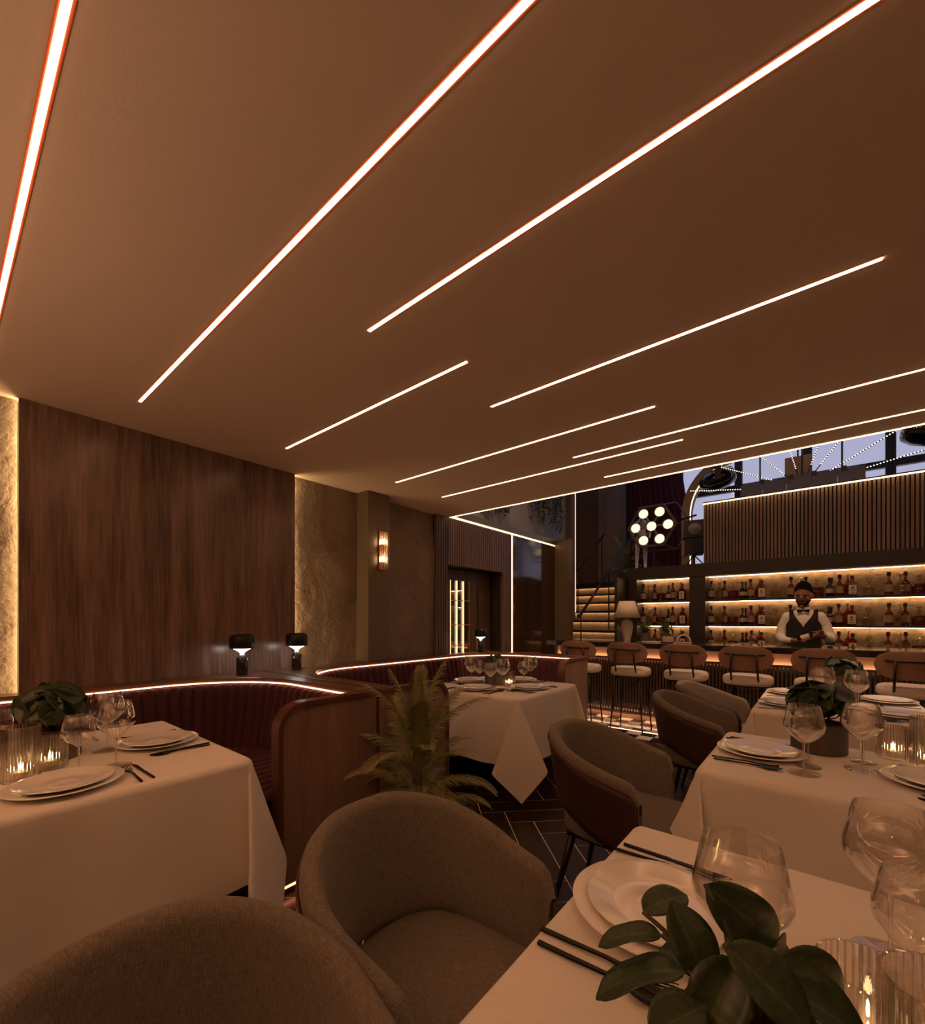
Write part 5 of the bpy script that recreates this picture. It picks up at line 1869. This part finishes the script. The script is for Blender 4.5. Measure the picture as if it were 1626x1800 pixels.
# hexagonal film light with seven lamps
def film_light():
    c = Vector((-2.295, 8.05, 2.95))
    t = thing('film_light', (c.x, c.y, ZM), 0, 'hexagonal film light with seven glowing round lamps', 'stage light')
    Rr = 0.40
    lc = Vector((0, 0, c.z - ZM))
    hexa = [(Rr * math.cos(R(60 * i)), 0, lc.z + Rr * math.sin(R(60 * i))) for i in range(7)]
    G().tube(hexa, 0.024, 6).obj('hex_frame', 'pilaster', t)
    back_ = [(0.12 + 1.18 * Rr * math.cos(R(60 * i)), 0.22, lc.z + 1.18 * Rr * math.sin(R(60 * i))) for i in range(7)]
    G().tube(back_, 0.014, 6).obj('rear_frame', 'pilaster', t)
    for i in range(6):
        a = R(60 * i)
        G().tube([hexa[i], back_[i]], 0.008, 5).obj('strut', 'pilaster', t)
        G().tube([(0, 0.02, lc.z), (0.68 * Rr * math.cos(a), 0.02, lc.z + 0.68 * Rr * math.sin(a))], 0.02, 6).obj('spoke', 'brass', t)
    for i in range(7):
        a = R(60 * i + 0)
        px, pz = (0.68 * Rr * math.cos(a), 0.68 * Rr * math.sin(a)) if i < 6 else (0, 0)
        hd = link('lamp_housing', smooth_by(G().lathe([(0, 0.10), (0.06, 0.10), (0.092, 0.0), (0.086, 0.0), (0.055, 0.09), (0, 0.09)], 20).xf(Matrix.Translation((px, -0.02, lc.z + pz)) @ Matrix.Rotation(-PI / 2, 4, 'X')).mesh('lamp_housing', 'pilaster')), t)
        link('lamp_face', G().lathe([(0, 0.012), (0.05, 0.016), (0.086, 0.022)], 20).xf(Matrix.Translation((px, -0.02, lc.z + pz)) @ Matrix.Rotation(-PI / 2, 4, 'X')).mesh('lamp_face', 'bulb', True), hd)
    G().tube([(0.30, 0.05, lc.z + 0.02), (0.72, -0.05, lc.z + 0.08)], 0.016, 8).obj('arm', 'black', t)
    G().tube([(0, 0.12, 0.02), (0, 0.12, lc.z)], 0.018, 8).obj('post', 'black', t)
    for a in (0, 2.09, 4.19):
        G().tube([(0, 0.12, 0.28), (0.26 * math.cos(a), 0.12 + 0.26 * math.sin(a), 0.01)], 0.012, 6).obj('leg', 'black', t)
film_light()

# white mannequin on a square base
def skin_mesh(name, verts, edges, radii, m, levels=1, root=0):
    me = bpy.data.meshes.new(name)
    me.from_pydata(verts, edges, [])
    o = bpy.data.objects.new(name, me)
    C.objects.link(o)
    o.modifiers.new('skin', 'SKIN').use_smooth_shade = True
    for i, r_ in enumerate(radii):
        sv = me.skin_vertices[0].data[i]
        sv.radius = r_ if isinstance(r_, tuple) else (r_, r_)
        sv.use_root = (i == root)
    sb = o.modifiers.new('sub', 'SUBSURF')
    sb.levels = levels
    sb.render_levels = levels
    dg = bpy.context.evaluated_depsgraph_get()
    ev = o.evaluated_get(dg)
    nm = bpy.data.meshes.new_from_object(ev)
    bpy.data.objects.remove(o)
    bpy.data.meshes.remove(me)
    nm.materials.clear()
    nm.materials.append(MT[m])
    return nm
S = 0.62
mv = [(0, 0, .95), (0, 0, 1.12), (0, 0, 1.30), (0, 0, 1.44), (0, 0, 1.53), (0, -.01, 1.64), (0, -.01, 1.74),
      (.10, 0, .88), (.11, -.02, .50), (.11, .02, .10), (.11, -.10, .03), (-.10, 0, .88), (-.12, .04, .50), (-.13, .08, .10), (-.13, -.03, .03),
      (.19, 0, 1.40), (.24, .02, 1.14), (.22, -.10, .92), (-.19, 0, 1.40), (-.25, .03, 1.14), (-.20, -.12, 1.02)]
me_ = [(0, 1), (1, 2), (2, 3), (3, 4), (4, 5), (5, 6), (0, 7), (7, 8), (8, 9), (9, 10), (0, 11), (11, 12), (12, 13), (13, 14), (3, 15), (15, 16), (16, 17), (3, 18), (18, 19), (19, 20)]
mr = [(.15, .10), (.12, .09), (.15, .10), (.10, .08), .05, .085, .06, .085, .06, .042, .03, .085, .06, .042, .03, .055, .042, .03, .055, .042, .03]
nm = skin_mesh('body', [(x * S, y * S, z * S) for x, y, z in mv], me_, [tuple(a * S for a in r_) if isinstance(r_, tuple) else r_ * S for r_ in mr], 'white')
t = thing('mannequin', (-2.56, 8.35, 2.10), 0.3, 'white mannequin standing on a pale base at the mezzanine edge', 'mannequin')
link('body', nm, t, (0, 0, 0.118))
G().box(-0.17, 0.17, -0.14, 0.14, 0, 0.12).obj('base', 'white', t, bev=0.004)

# big arch with an LED line
def arch():
    t = thing('lit_arch', (0, 9.0, ZM), 0, 'tan arch with a thin LED line rising behind the parapet', 'arch')
    def line(x0, rc, zc, zt):
        P = [(x0, 0, 0.0), (x0, 0, zc)]
        for i in range(1, 13):
            a = PI - PI / 2 * i / 12
            P.append((x0 + rc + rc * math.cos(a), 0, zc + rc * math.sin(a)))
        P += [(-x, y, z) for x, y, z in P[::-1]]
        return P
    A = line(-2.0, 1.05, 1.15, 0)
    B = line(-1.86, 0.91, 1.15, 0)
    rows = []
    for a, b in zip(A, B):
        rows.append([(a[0], -0.12, a[2]), (b[0], -0.12, b[2]), (b[0], 0.12, b[2]), (a[0], 0.12, a[2])])
    G().grid(rows, True).obj('arch_frame', 'tan', t)
    B2 = line(-1.852, 0.902, 1.15, 0)
    G().tube([(x, -0.10, z) for x, y, z in B2], 0.007, 6).obj('led_strip', 'cove', t)
arch()

# loudspeaker on a stand
t = thing('loudspeaker', (-1.56, 7.75, ZM), 0.25, 'black loudspeaker on a tripod at the left end of the parapet', 'loudspeaker')
G().box(-0.15, 0.15, -0.12, 0.12, 0.50, 0.78).obj('upper_cabinet', 'dark', t, bev=0.01)
G().box(-0.13, 0.13, -0.12, 0.12, 0.24, 0.49).obj('lower_cabinet', 'mullion', t, bev=0.01)
link('cone', smooth_by(G().lathe([(0, 0.02), (0.03, 0.015), (0.085, 0.0), (0.095, 0.006)], 22).xf(Matrix.Translation((0, -0.122, 0.64)) @ Matrix.Rotation(PI / 2, 4, 'X')).mesh('cone', 'greypanel')), t)
G().tube([(0, 0, 0.05), (0, 0, 0.26)], 0.018, 8).obj('pole', 'black', t)
for a in (0.3, 2.4, 4.5):
    G().tube([(0, 0, 0.24), (0.22 * math.cos(a), 0.22 * math.sin(a), 0.008)], 0.010, 6).obj('leg', 'black', t)

# moving head spotlights
def moving_head(x, y, z, rz, label):
    t = thing('moving_head_light', (x, y, z), rz, label, 'stage light', 'black moving head lights')
    rows = []
    for u, r_ in ((-0.26, 0.01), (-0.24, 0.09), (-0.14, 0.16), (0.0, 0.185), (0.12, 0.18), (0.22, 0.14), (0.25, 0.095)):
        rows.append([(u, r_ * math.cos(2 * PI * k / 20), r_ * math.sin(2 * PI * k / 20) * 0.9) for k in range(20)])
    g = G().grid(rows, True)
    g.F.append(tuple(6 * 20 + k for k in range(20)))
    tl_ = Matrix.Rotation(R(-18), 4, 'Y') @ Matrix.Scale(1.12, 4)
    g.xf(tl_).obj('head', 'glossblack', t, smooth=True)
    g = G().lathe([(0, 0.012), (0.04, 0.010), (0.055, 0.0)], 16).xf(Matrix.Translation((0.25, 0, 0)) @ Matrix.Rotation(PI / 2, 4, 'Y'))
    g.xf(tl_).obj('lens', 'white', t, smooth=True)
    for s in (-1, 1):
        G().box(-0.05, 0.05, s * 0.225 - 0.012, s * 0.225 + 0.012, -0.05, 0.26).obj('yoke_arm', 'black', t, bev=0.006)
    G().box(-0.10, 0.10, -0.237, 0.237, 0.26, 0.36).obj('base', 'black', t, bev=0.01)
    L_ = 5.6 - z - 0.36
    G().tube([(0, 0, 0.36), (0, 0, 0.36 + L_)], 0.02, 8).obj('hanger', 'black', t)
moving_head(-1.42, 8.9, 3.80, 0.2, 'black moving head light hanging beside the arch')
moving_head(1.15, 8.6, 3.85, PI + 0.1, 'black moving head light at the right edge of the picture')

# truss bar with grey reflector panels
t = thing('reflector_bar', (-0.25, 8.5, 3.38), 0, 'dark truss bar carrying grey reflector panels above the parapet', 'stage rig')
G().tube([(-0.72, 0, 0.12), (0.72, 0, 0.12)], 0.03, 8).obj('bar', 'mullion', t)
for s in (-1, 1):
    G().tube([(s * 0.5, 0, 0.14), (s * 0.5, 0, 2.22)], 0.012, 6).obj('hanger', 'mullion', t)
for i in range(5):
    x0 = -0.75 + i * 0.30
    G().box(x0, x0 + 0.296, -0.012, 0.012, -0.13, 0.13).xf(Matrix.Translation((0, -0.12, 0.0)) @ Matrix.Rotation(R(-22), 4, 'X')).obj('reflector_panel', 'greypanel', t)
for x in (-0.46, -0.10, 0.18, 0.52):
    G().box(x - 0.03, x + 0.03, -0.10, 0.04, 0.02, 0.16).obj('clamp', 'mullion', t, bev=0.006)
t = thing('tan_screen', (-0.28, 8.95, 3.62), 0, 'tan square board hanging above the reflector panels', 'board')
G().box(-0.17, 0.17, -0.03, 0.03, 0.0, 0.34).obj('board', 'tan', t, bev=0.006)
G().tube([(0, 0, 0.34), (0, 0, 1.98)], 0.012, 6).obj('hanger', 'mullion', t)

# starburst of LED rods
t = thing('starburst_light', (-0.22, 8.78, 3.40), 0, 'starburst of dotted LED rods fanning out above the parapet', 'light fixture')
link('hub', G().ellipsoid((0, 0, 0), (0.09, 0.09, 0.09), 16, 10).mesh('hub', 'mullion', True), t)
G().tube([(0, 0, 0.05), (0, 0, 2.2)], 0.014, 6).obj('hanger', 'mullion', t)
bead = []
for ang, r0, r1 in ((172, .55, 1.6), (153, .45, 1.5), (131, .36, 1.3), (104, .34, 1.2), (72, .36, 1.25), (54, .40, 1.35), (30, .36, 1.7), (12, .6, 1.8)):
    a = R(ang)
    d = Vector((math.cos(a), 0.06 * math.cos(3 * a), math.sin(a)))
    rod = G().tube([d * 0.08, d * r1], 0.008, 6).obj('rod', 'mullion', t)
    g = G()
    s = r0
    while s < r1:
        p = d * s + Vector((0, -0.010, 0))
        g.ellipsoid((p.x, p.y, p.z), (0.008, 0.008, 0.008), 6, 4)
        s += 0.036
    o = g.obj('led_beads', 'beadled', rod)
    o['kind'] = 'stuff'

# trailing plants above the ledge of the left wall
def trailing(x, y, z, n, L_, spread, label, seed):
    t = thing('trailing_plant', (x, y, z), 0, label, 'plant', 'trailing wall plants')
    rnd = random.Random(seed)
    G().box(-0.01, 0.16, -spread, spread, 0.0, 0.14).obj('wall_trough', 'dark', t, bev=0.006)
    g = G()
    lf = G()
    for i in range(n):
        yy = rnd.uniform(-spread, spread)
        l_ = L_ * rnd.uniform(0.4, 1.0)
        P = []
        ph = rnd.uniform(0, 6)
        for k in range(9):
            f = k / 8
            P.append(Vector((0.10 + 0.10 * math.sin(f * 2.2) + 0.02 * math.sin(f * 9 + ph), yy + 0.05 * math.sin(f * 5 + ph), 0.15 + 0.08 * math.sin(PI * min(1, f * 2.5)) * (1 - f) - l_ * f)))
        g.tube(P, [0.003] * 9, 4)
        for k in range(26):
            f = rnd.random() * 7.99
            p = P[int(f)].lerp(P[int(f) + 1], f % 1)
            s = Vector((rnd.uniform(-1, 1), rnd.uniform(-1, 1), rnd.uniform(-0.9, 0.3))).normalized()
            q = s.orthogonal().normalized()
            sz = rnd.uniform(0.6, 1.1)
            lf.add([p, p + (s * 0.025 + q * 0.013) * sz, p + s * 0.055 * sz, p + (s * 0.025 - q * 0.013) * sz], [(0, 1, 2, 3)])
    g.obj('vines', 'stem', t)
    o = lf.obj('leaves', 'ivy', t)
    o['kind'] = 'stuff'
trailing(-3.72, 6.55, 3.50, 46, 0.85, 0.55, 'trailing plant with long vines on the grey upper wall', 2)
trailing(-3.72, 5.15, 3.10, 26, 0.42, 0.30, 'smaller trailing plant on the grey upper wall near the ceiling edge', 6)

# ================================================================== THE BARTENDER
def bartender(loc, rz, label):
    t = thing('person', loc, rz, label, 'person')
    # closed volumes for torso, neck and limbs, fused below into one skin; facing -Y
    g0 = G()
    def rings(L_):
        rows = []
        for (cx, cy, z, a, b) in L_:
            rows.append([(cx + a * math.cos(2 * PI * k / 28), cy + b * math.sin(2 * PI * k / 28), z) for k in range(28)])
        n_ = len(g0.V)
        g0.grid(rows, True)
        g0.F.append(tuple(n_ + k for k in range(27, -1, -1)))
        g0.F.append(tuple(n_ + (len(rows) - 1) * 28 + k for k in range(28)))
    rings([(0, 0, 0.86, 0.15, 0.105), (0, 0, 0.95, 0.160, 0.112), (0, 0, 1.05, 0.152, 0.106), (0, 0, 1.16, 0.160, 0.112), (0, 0, 1.26, 0.172, 0.116),
           (0, 0, 1.325, 0.178, 0.104), (0, 0, 1.365, 0.150, 0.085), (0, -0.003, 1.395, 0.095, 0.066), (0, -0.008, 1.42, 0.058, 0.058)])
    rings([(0, -0.006, 1.38, 0.056, 0.056), (0, -0.012, 1.43, 0.052, 0.054), (0, -0.03, 1.50, 0.052, 0.056)])
    def limb(P, r_):
        Q, rr = [], []
        for i in range(len(P) - 1):
            for k in range(4):
                f = k / 4
                Q.append(Vector(P[i]).lerp(Vector(P[i + 1]), f))
                rr.append(lerp(r_[i], r_[i + 1], f))
        Q.append(Vector(P[-1]))
        rr.append(r_[-1])
        g0.tube(Q, rr, 14)
        for p, q in zip(P, r_):
            g0.ellipsoid(p, (q, q, q), 14, 10)
    limb([(-0.145, 0.0, 1.318), (-0.195, 0.012, 1.205), (-0.222, -0.005, 1.090), (-0.180, -0.150, 1.052), (-0.112, -0.248, 1.050), (-0.060, -0.290, 1.055)], [0.064, 0.060, 0.053, 0.045, 0.034, 0.026])
    limb([(0.145, 0.0, 1.318), (0.198, 0.012, 1.212), (0.232, -0.010, 1.098), (0.232, -0.140, 1.075), (0.195, -0.238, 1.102), (0.160, -0.282, 1.124)], [0.064, 0.060, 0.053, 0.045, 0.034, 0.026])
    for s in (-1, 1):
        limb([(s * 0.085, 0, 0.88), (s * 0.095, 0.0, 0.48), (s * 0.095, 0.02, 0.08)], [0.088, 0.064, 0.044])
        g0.ellipsoid((s * 0.095, -0.05, 0.035), (0.045, 0.125, 0.035), 16, 8)
    bm = bmesh.new()
    bm.from_mesh(g0.mesh('volumes', None, True))
    # head: shaped ellipsoid, tilted down a little
    hc = Vector((0, -0.045, 1.572))
    tilt = Matrix.Translation(hc) @ Matrix.Rotation(R(14), 4, 'X') @ Matrix.Rotation(R(-10), 4, 'Z')
    g = G()
    rows = []
    for i in range(19):
        a = -PI / 2 + PI * i / 18
        z = math.sin(a)
        row = []
        for k in range(28):
            b = 2 * PI * k / 28
            rx = 0.082 * math.cos(a)
            ry = 0.100 * math.cos(a)
            x, y = rx * math.cos(b), ry * math.sin(b)
            if z < -0.15:               # jaw narrows, chin comes forward
                f = (-z - 0.15) / 0.85
                x *= 1 - 0.16 * f
                y = y * (1 - 0.10 * f) - 0.018 * f
            row.append((x, y, z * 0.128))
        rows.append(row)
    g.grid(rows, True)
    g.ellipsoid((0, -0.104, -0.012), (0.015, 0.017, 0.026), 10, 8)          # nose
    g.ellipsoid((0, -0.101, -0.032), (0.020, 0.015, 0.011), 10, 6)          # nostrils
    g.ellipsoid((0, -0.082, 0.022), (0.056, 0.016, 0.012), 12, 6)           # brow ridge
    g.ellipsoid((0, -0.088, -0.062), (0.027, 0.013, 0.010), 10, 6)          # mouth
    g.ellipsoid((0, -0.088, -0.105), (0.024, 0.014, 0.016), 10, 6)          # chin
    for s in (-1, 1):
        g.ellipsoid((s * 0.083, 0.008, -0.01), (0.010, 0.020, 0.030), 10, 8)   # ears
        g.ellipsoid((s * 0.045, -0.072, -0.025), (0.024, 0.020, 0.022), 10, 6)  # cheeks
    g.xf(tilt)
    hm = g.mesh('head', None, True)
    bm.from_mesh(hm)
    # palms
    g = G()
    g.ellipsoid((-0.045, -0.300, 1.055), (0.042, 0.034, 0.018), 14, 8)
    g.ellipsoid((0.150, -0.292, 1.126), (0.034, 0.038, 0.026), 14, 8)
    pm_ = g.mesh('palms', None, True)
    bm.from_mesh(pm_)
    me = bpy.data.meshes.new('body')
    bm.to_mesh(me)
    bm.free()
    o = bpy.data.objects.new('tmp', me)
    C.objects.link(o)
    rm = o.modifiers.new('r', 'REMESH')
    rm.mode = 'VOXEL'
    rm.voxel_size = 0.0075
    sm = o.modifiers.new('s', 'SMOOTH')
    sm.factor = 0.5
    sm.iterations = 3
    dg = bpy.context.evaluated_depsgraph_get()
    fin = bpy.data.meshes.new_from_object(o.evaluated_get(dg))
    bpy.data.objects.remove(o)
    fin.name = 'body'
    # fingers, five to a hand, rooted in the palms and curled
    g = G()
    def finger(P, r_):
        g.tube(P, [r_ * f for f in (1.0, 1.0, 0.92, 0.8, 0.55)][:len(P)], 8)
    # his left hand closes round the bottle neck
    for i, L_ in enumerate((0.9, 1.0, 0.95, 0.8)):
        dx = 0.020 * (i - 1.5)
        bx, by, bz = 0.146 + dx * 0.55, -0.322, 1.128 + dx * 0.95
        finger([(bx + 0.012, by + 0.010, bz + 0.008), (bx - 0.012, by - 0.020 * L_, bz + 0.012), (bx - 0.036, by - 0.026 * L_, bz + 0.002), (bx - 0.048, by - 0.010, bz - 0.016), (bx - 0.046, by + 0.006, bz - 0.022)], 0.0085)
    finger([(0.140, -0.285, 1.136), (0.118, -0.296, 1.156), (0.098, -0.312, 1.158), (0.086, -0.322, 1.150)], 0.0095)
    # his right hand supports the bottle from below
    for i, L_ in enumerate((0.85, 1.0, 0.95, 0.75)):
        bx, by = -0.030 + 0.004 * i, -0.275 - 0.019 * i
        finger([(bx, by, 1.052), (bx + 0.030 * L_, by - 0.004, 1.046), (bx + 0.052 * L_, by - 0.004, 1.052), (bx + 0.062 * L_, by - 0.002, 1.066), (bx + 0.060 * L_, by, 1.078)], 0.0085)
    finger([(-0.060, -0.285, 1.064), (-0.045, -0.275, 1.088), (-0.022, -0.272, 1.100), (-0.006, -0.276, 1.102)], 0.0095)
    fm = g.mesh('fingers', None, True)
    fin.materials.clear()
    for k in ('shirt', 'skin', 'vest'):
        fin.materials.append(MT[k])
    bm = bmesh.new()
    bm.from_mesh(fin)
    n0 = len(bm.faces)
    bm.from_mesh(fm)
    bm.faces.ensure_lookup_table()
    wr = [Vector((-0.105, -0.255, 1.052)), Vector((0.195, -0.240, 1.105))]
    dr = [Vector((1, -0.7, 0)).normalized(), Vector((-0.6, -0.75, 0.3)).normalized()]
    for i, f in enumerate(bm.faces):
        c = f.calc_center_median()
        f.smooth = True
        if i >= n0 or c.z > 1.432 or any((c - wr[k]).dot(dr[k]) > 0.012 and (c - wr[k]).length < 0.16 for k in (0, 1)):
            f.material_index = 1
        elif c.z < 0.97:
            f.material_index = 2
        else:
            f.material_index = 0
    bm.to_mesh(fin)
    bm.free()
    link('body', fin, t)
    # vest with a V neck and armholes
    def torso(z):
        a = lerp(0.160, 0.178, sstep(0.96, 1.28, z))
        b = lerp(0.118, 0.130, sstep(0.96, 1.25, z))
        if z > 1.28:
            b -= 0.034 * sstep(1.28, 1.40, z)
        return a, b
    rows = []
    NZ, NP = 24, 44
    for i in range(NZ + 1):
        z = lerp(0.955, 1.405, i / NZ)
        a, b = torso(z)
        om = -0.03 + 0.62 * sstep(1.17, 1.40, z)
        xm = lerp(1.0, 0.74, sstep(1.20, 1.30, z)) * a
        row = []
        for k in range(NP + 1):
            ph = lerp(om, 2 * PI - om, k / NP)
            x = a * math.sin(ph)
            y = -b * math.cos(ph)
            if abs(x) > xm:
                x = math.copysign(xm, x)
            row.append((x, y, z))
        rows.append(row)
    g = G().grid(rows)
    inner = [[(x * 0.955, y * 0.955, z) for x, y, z in r_] for r_ in rows]
    g.grid([r_[::-1] for r_ in inner])
    g.obj('vest', 'vest', t, smooth=True)
    g = G()
    rows = []
    for z, s in ((1.395, 1.12), (1.445, 1.0), (1.447, 0.93), (1.400, 1.02)):
        rows.append([(0.066 * s * math.sin(ph), -0.018 - 0.066 * s * math.cos(ph), z + 0.012 * math.cos(ph) * -1) for ph in [lerp(0.18, 2 * PI - 0.18, k / 28) for k in range(29)]])
    g.grid(rows)
    g.obj('collar', 'shirt', t, smooth=True)
    bt = G()
    for s in (-1, 1):
        bt.add([(s * 0.006, -0.112, 1.392), (s * 0.055, -0.118, 1.372), (s * 0.058, -0.116, 1.412), (s * 0.006, -0.112, 1.402),
                (s * 0.006, -0.096, 1.392), (s * 0.055, -0.098, 1.372), (s * 0.058, -0.098, 1.412), (s * 0.006, -0.096, 1.402)],
               [(0, 1, 2, 3), (7, 6, 5, 4), (0, 4, 5, 1), (1, 5, 6, 2), (2, 6, 7, 3), (3, 7, 4, 0)])
    bt.ellipsoid((0, -0.110, 1.397), (0.010, 0.010, 0.011), 10, 6)
    bt.obj('bow_tie', 'hair', t)
    # hair, beard, brows, eyes, lips
    rows = []
    for i in range(11):
        a = lerp(0.22, PI / 2, i / 10)
        row = []
        for k in range(32):
            b = 2 * PI * k / 32
            fr = max(0, -math.sin(b))          # hairline higher at the forehead
            aa = lerp(0.12 + 0.50 * fr, PI / 2, i / 10)
            n_ = 1 + 0.035 * mnoise.noise(Vector((math.cos(b) * 5, math.sin(b) * 5, aa * 6)))
            rr = 1.08 * n_
            row.append((0.082 * rr * math.cos(aa) * math.cos(b), 0.100 * rr * math.cos(aa) * math.sin(b) + 0.003, 0.158 * rr * math.sin(aa) ** 0.8))
        rows.append(row)
    link('hair', G().grid(rows, True).xf(tilt).mesh('hair', 'hair', True), t)
    rows = []
    for i in range(9):
        z = lerp(-0.045, -0.124, i / 8)
        row = []
        for k in range(25):
            b = lerp(-PI * 0.93, -PI * 0.07, k / 24)
            f = max(0, (-z / 0.128 - 0.15) / 0.85)
            c_ = math.sqrt(max(0.02, 1 - (z / 0.128) ** 2))
            x = 0.082 * c_ * math.cos(b) * (1 - 0.16 * f) * 1.035
            y = (0.100 * c_ * math.sin(b)) * (1 - 0.10 * f) * 1.035 - 0.018 * f
            zz = z
            if abs(math.cos(b)) < 0.62 and i < 5:
                zz = lerp(z, -0.088, 0.9)
            row.append((x, y, zz))
        rows.append(row)
    link('beard', G().grid(rows).xf(tilt).mesh('beard', 'hair', True), t)
    G().ellipsoid((0, -0.1005, -0.049), (0.026, 0.006, 0.0045), 12, 6).xf(tilt).obj('moustache', 'hair', t, smooth=True)
    G().ellipsoid((0, -0.1010, -0.062), (0.019, 0.005, 0.005), 12, 6).xf(tilt).obj('lips', 'lip', t, smooth=True)
    for s in (-1, 1):
        G().ellipsoid((s * 0.032, -0.090, 0.006), (0.014, 0.006, 0.0055), 12, 6).xf(tilt).obj('eye', 'eye', t, smooth=True)
        G().ellipsoid((s * 0.031, -0.0955, 0.005), (0.0055, 0.003, 0.005), 10, 6).xf(tilt).obj('pupil', 'hair', t, smooth=True)
        G().ellipsoid((s * 0.033, -0.096, 0.025), (0.020, 0.005, 0.0045), 12, 6).xf(tilt).obj('eyebrow', 'hair', t, smooth=True)
        G().ellipsoid((s * 0.032, -0.0935, 0.0115), (0.017, 0.006, 0.005), 12, 6).xf(tilt).obj('eyelid', 'skin', t, smooth=True)
    return t
BP = (-0.150, 6.50, 0.014)
bartender(BP, 0.0, 'bartender in black vest, white shirt and bow tie holding a bottle')
# the bottle in the bartender's hands
a = Vector((BP[0] - 0.045, BP[1] - 0.300, BP[2] + 1.068))
b = Vector((BP[0] + 0.175, BP[1] - 0.318, BP[2] + 1.150))
d = (b - a).normalized()
t = thing('held_bottle', a, 0, 'dark bottle with pale label tilted in the bartender\'s hands', 'bottle')
t.rotation_euler = d.to_track_quat('Z', 'Y').to_euler()
link('bottle_body', smooth_by(G().lathe([(0, 0), (0.031, 0), (0.033, 0.006), (0.033, 0.135), (0.026, 0.16), (0.0125, 0.178), (0.011, 0.215), (0, 0.215)], 20).mesh('bottle_body', 'darkglass')), t)
link('paper_label', G().lathe([(0.0337, 0.035), (0.0337, 0.115)], 20).mesh('paper_label', 'label', True), t)
link('bottle_cap', smooth_by(G().lathe([(0, 0.205), (0.014, 0.205), (0.0145, 0.24), (0, 0.243)], 14).mesh('bottle_cap', 'print')), t)
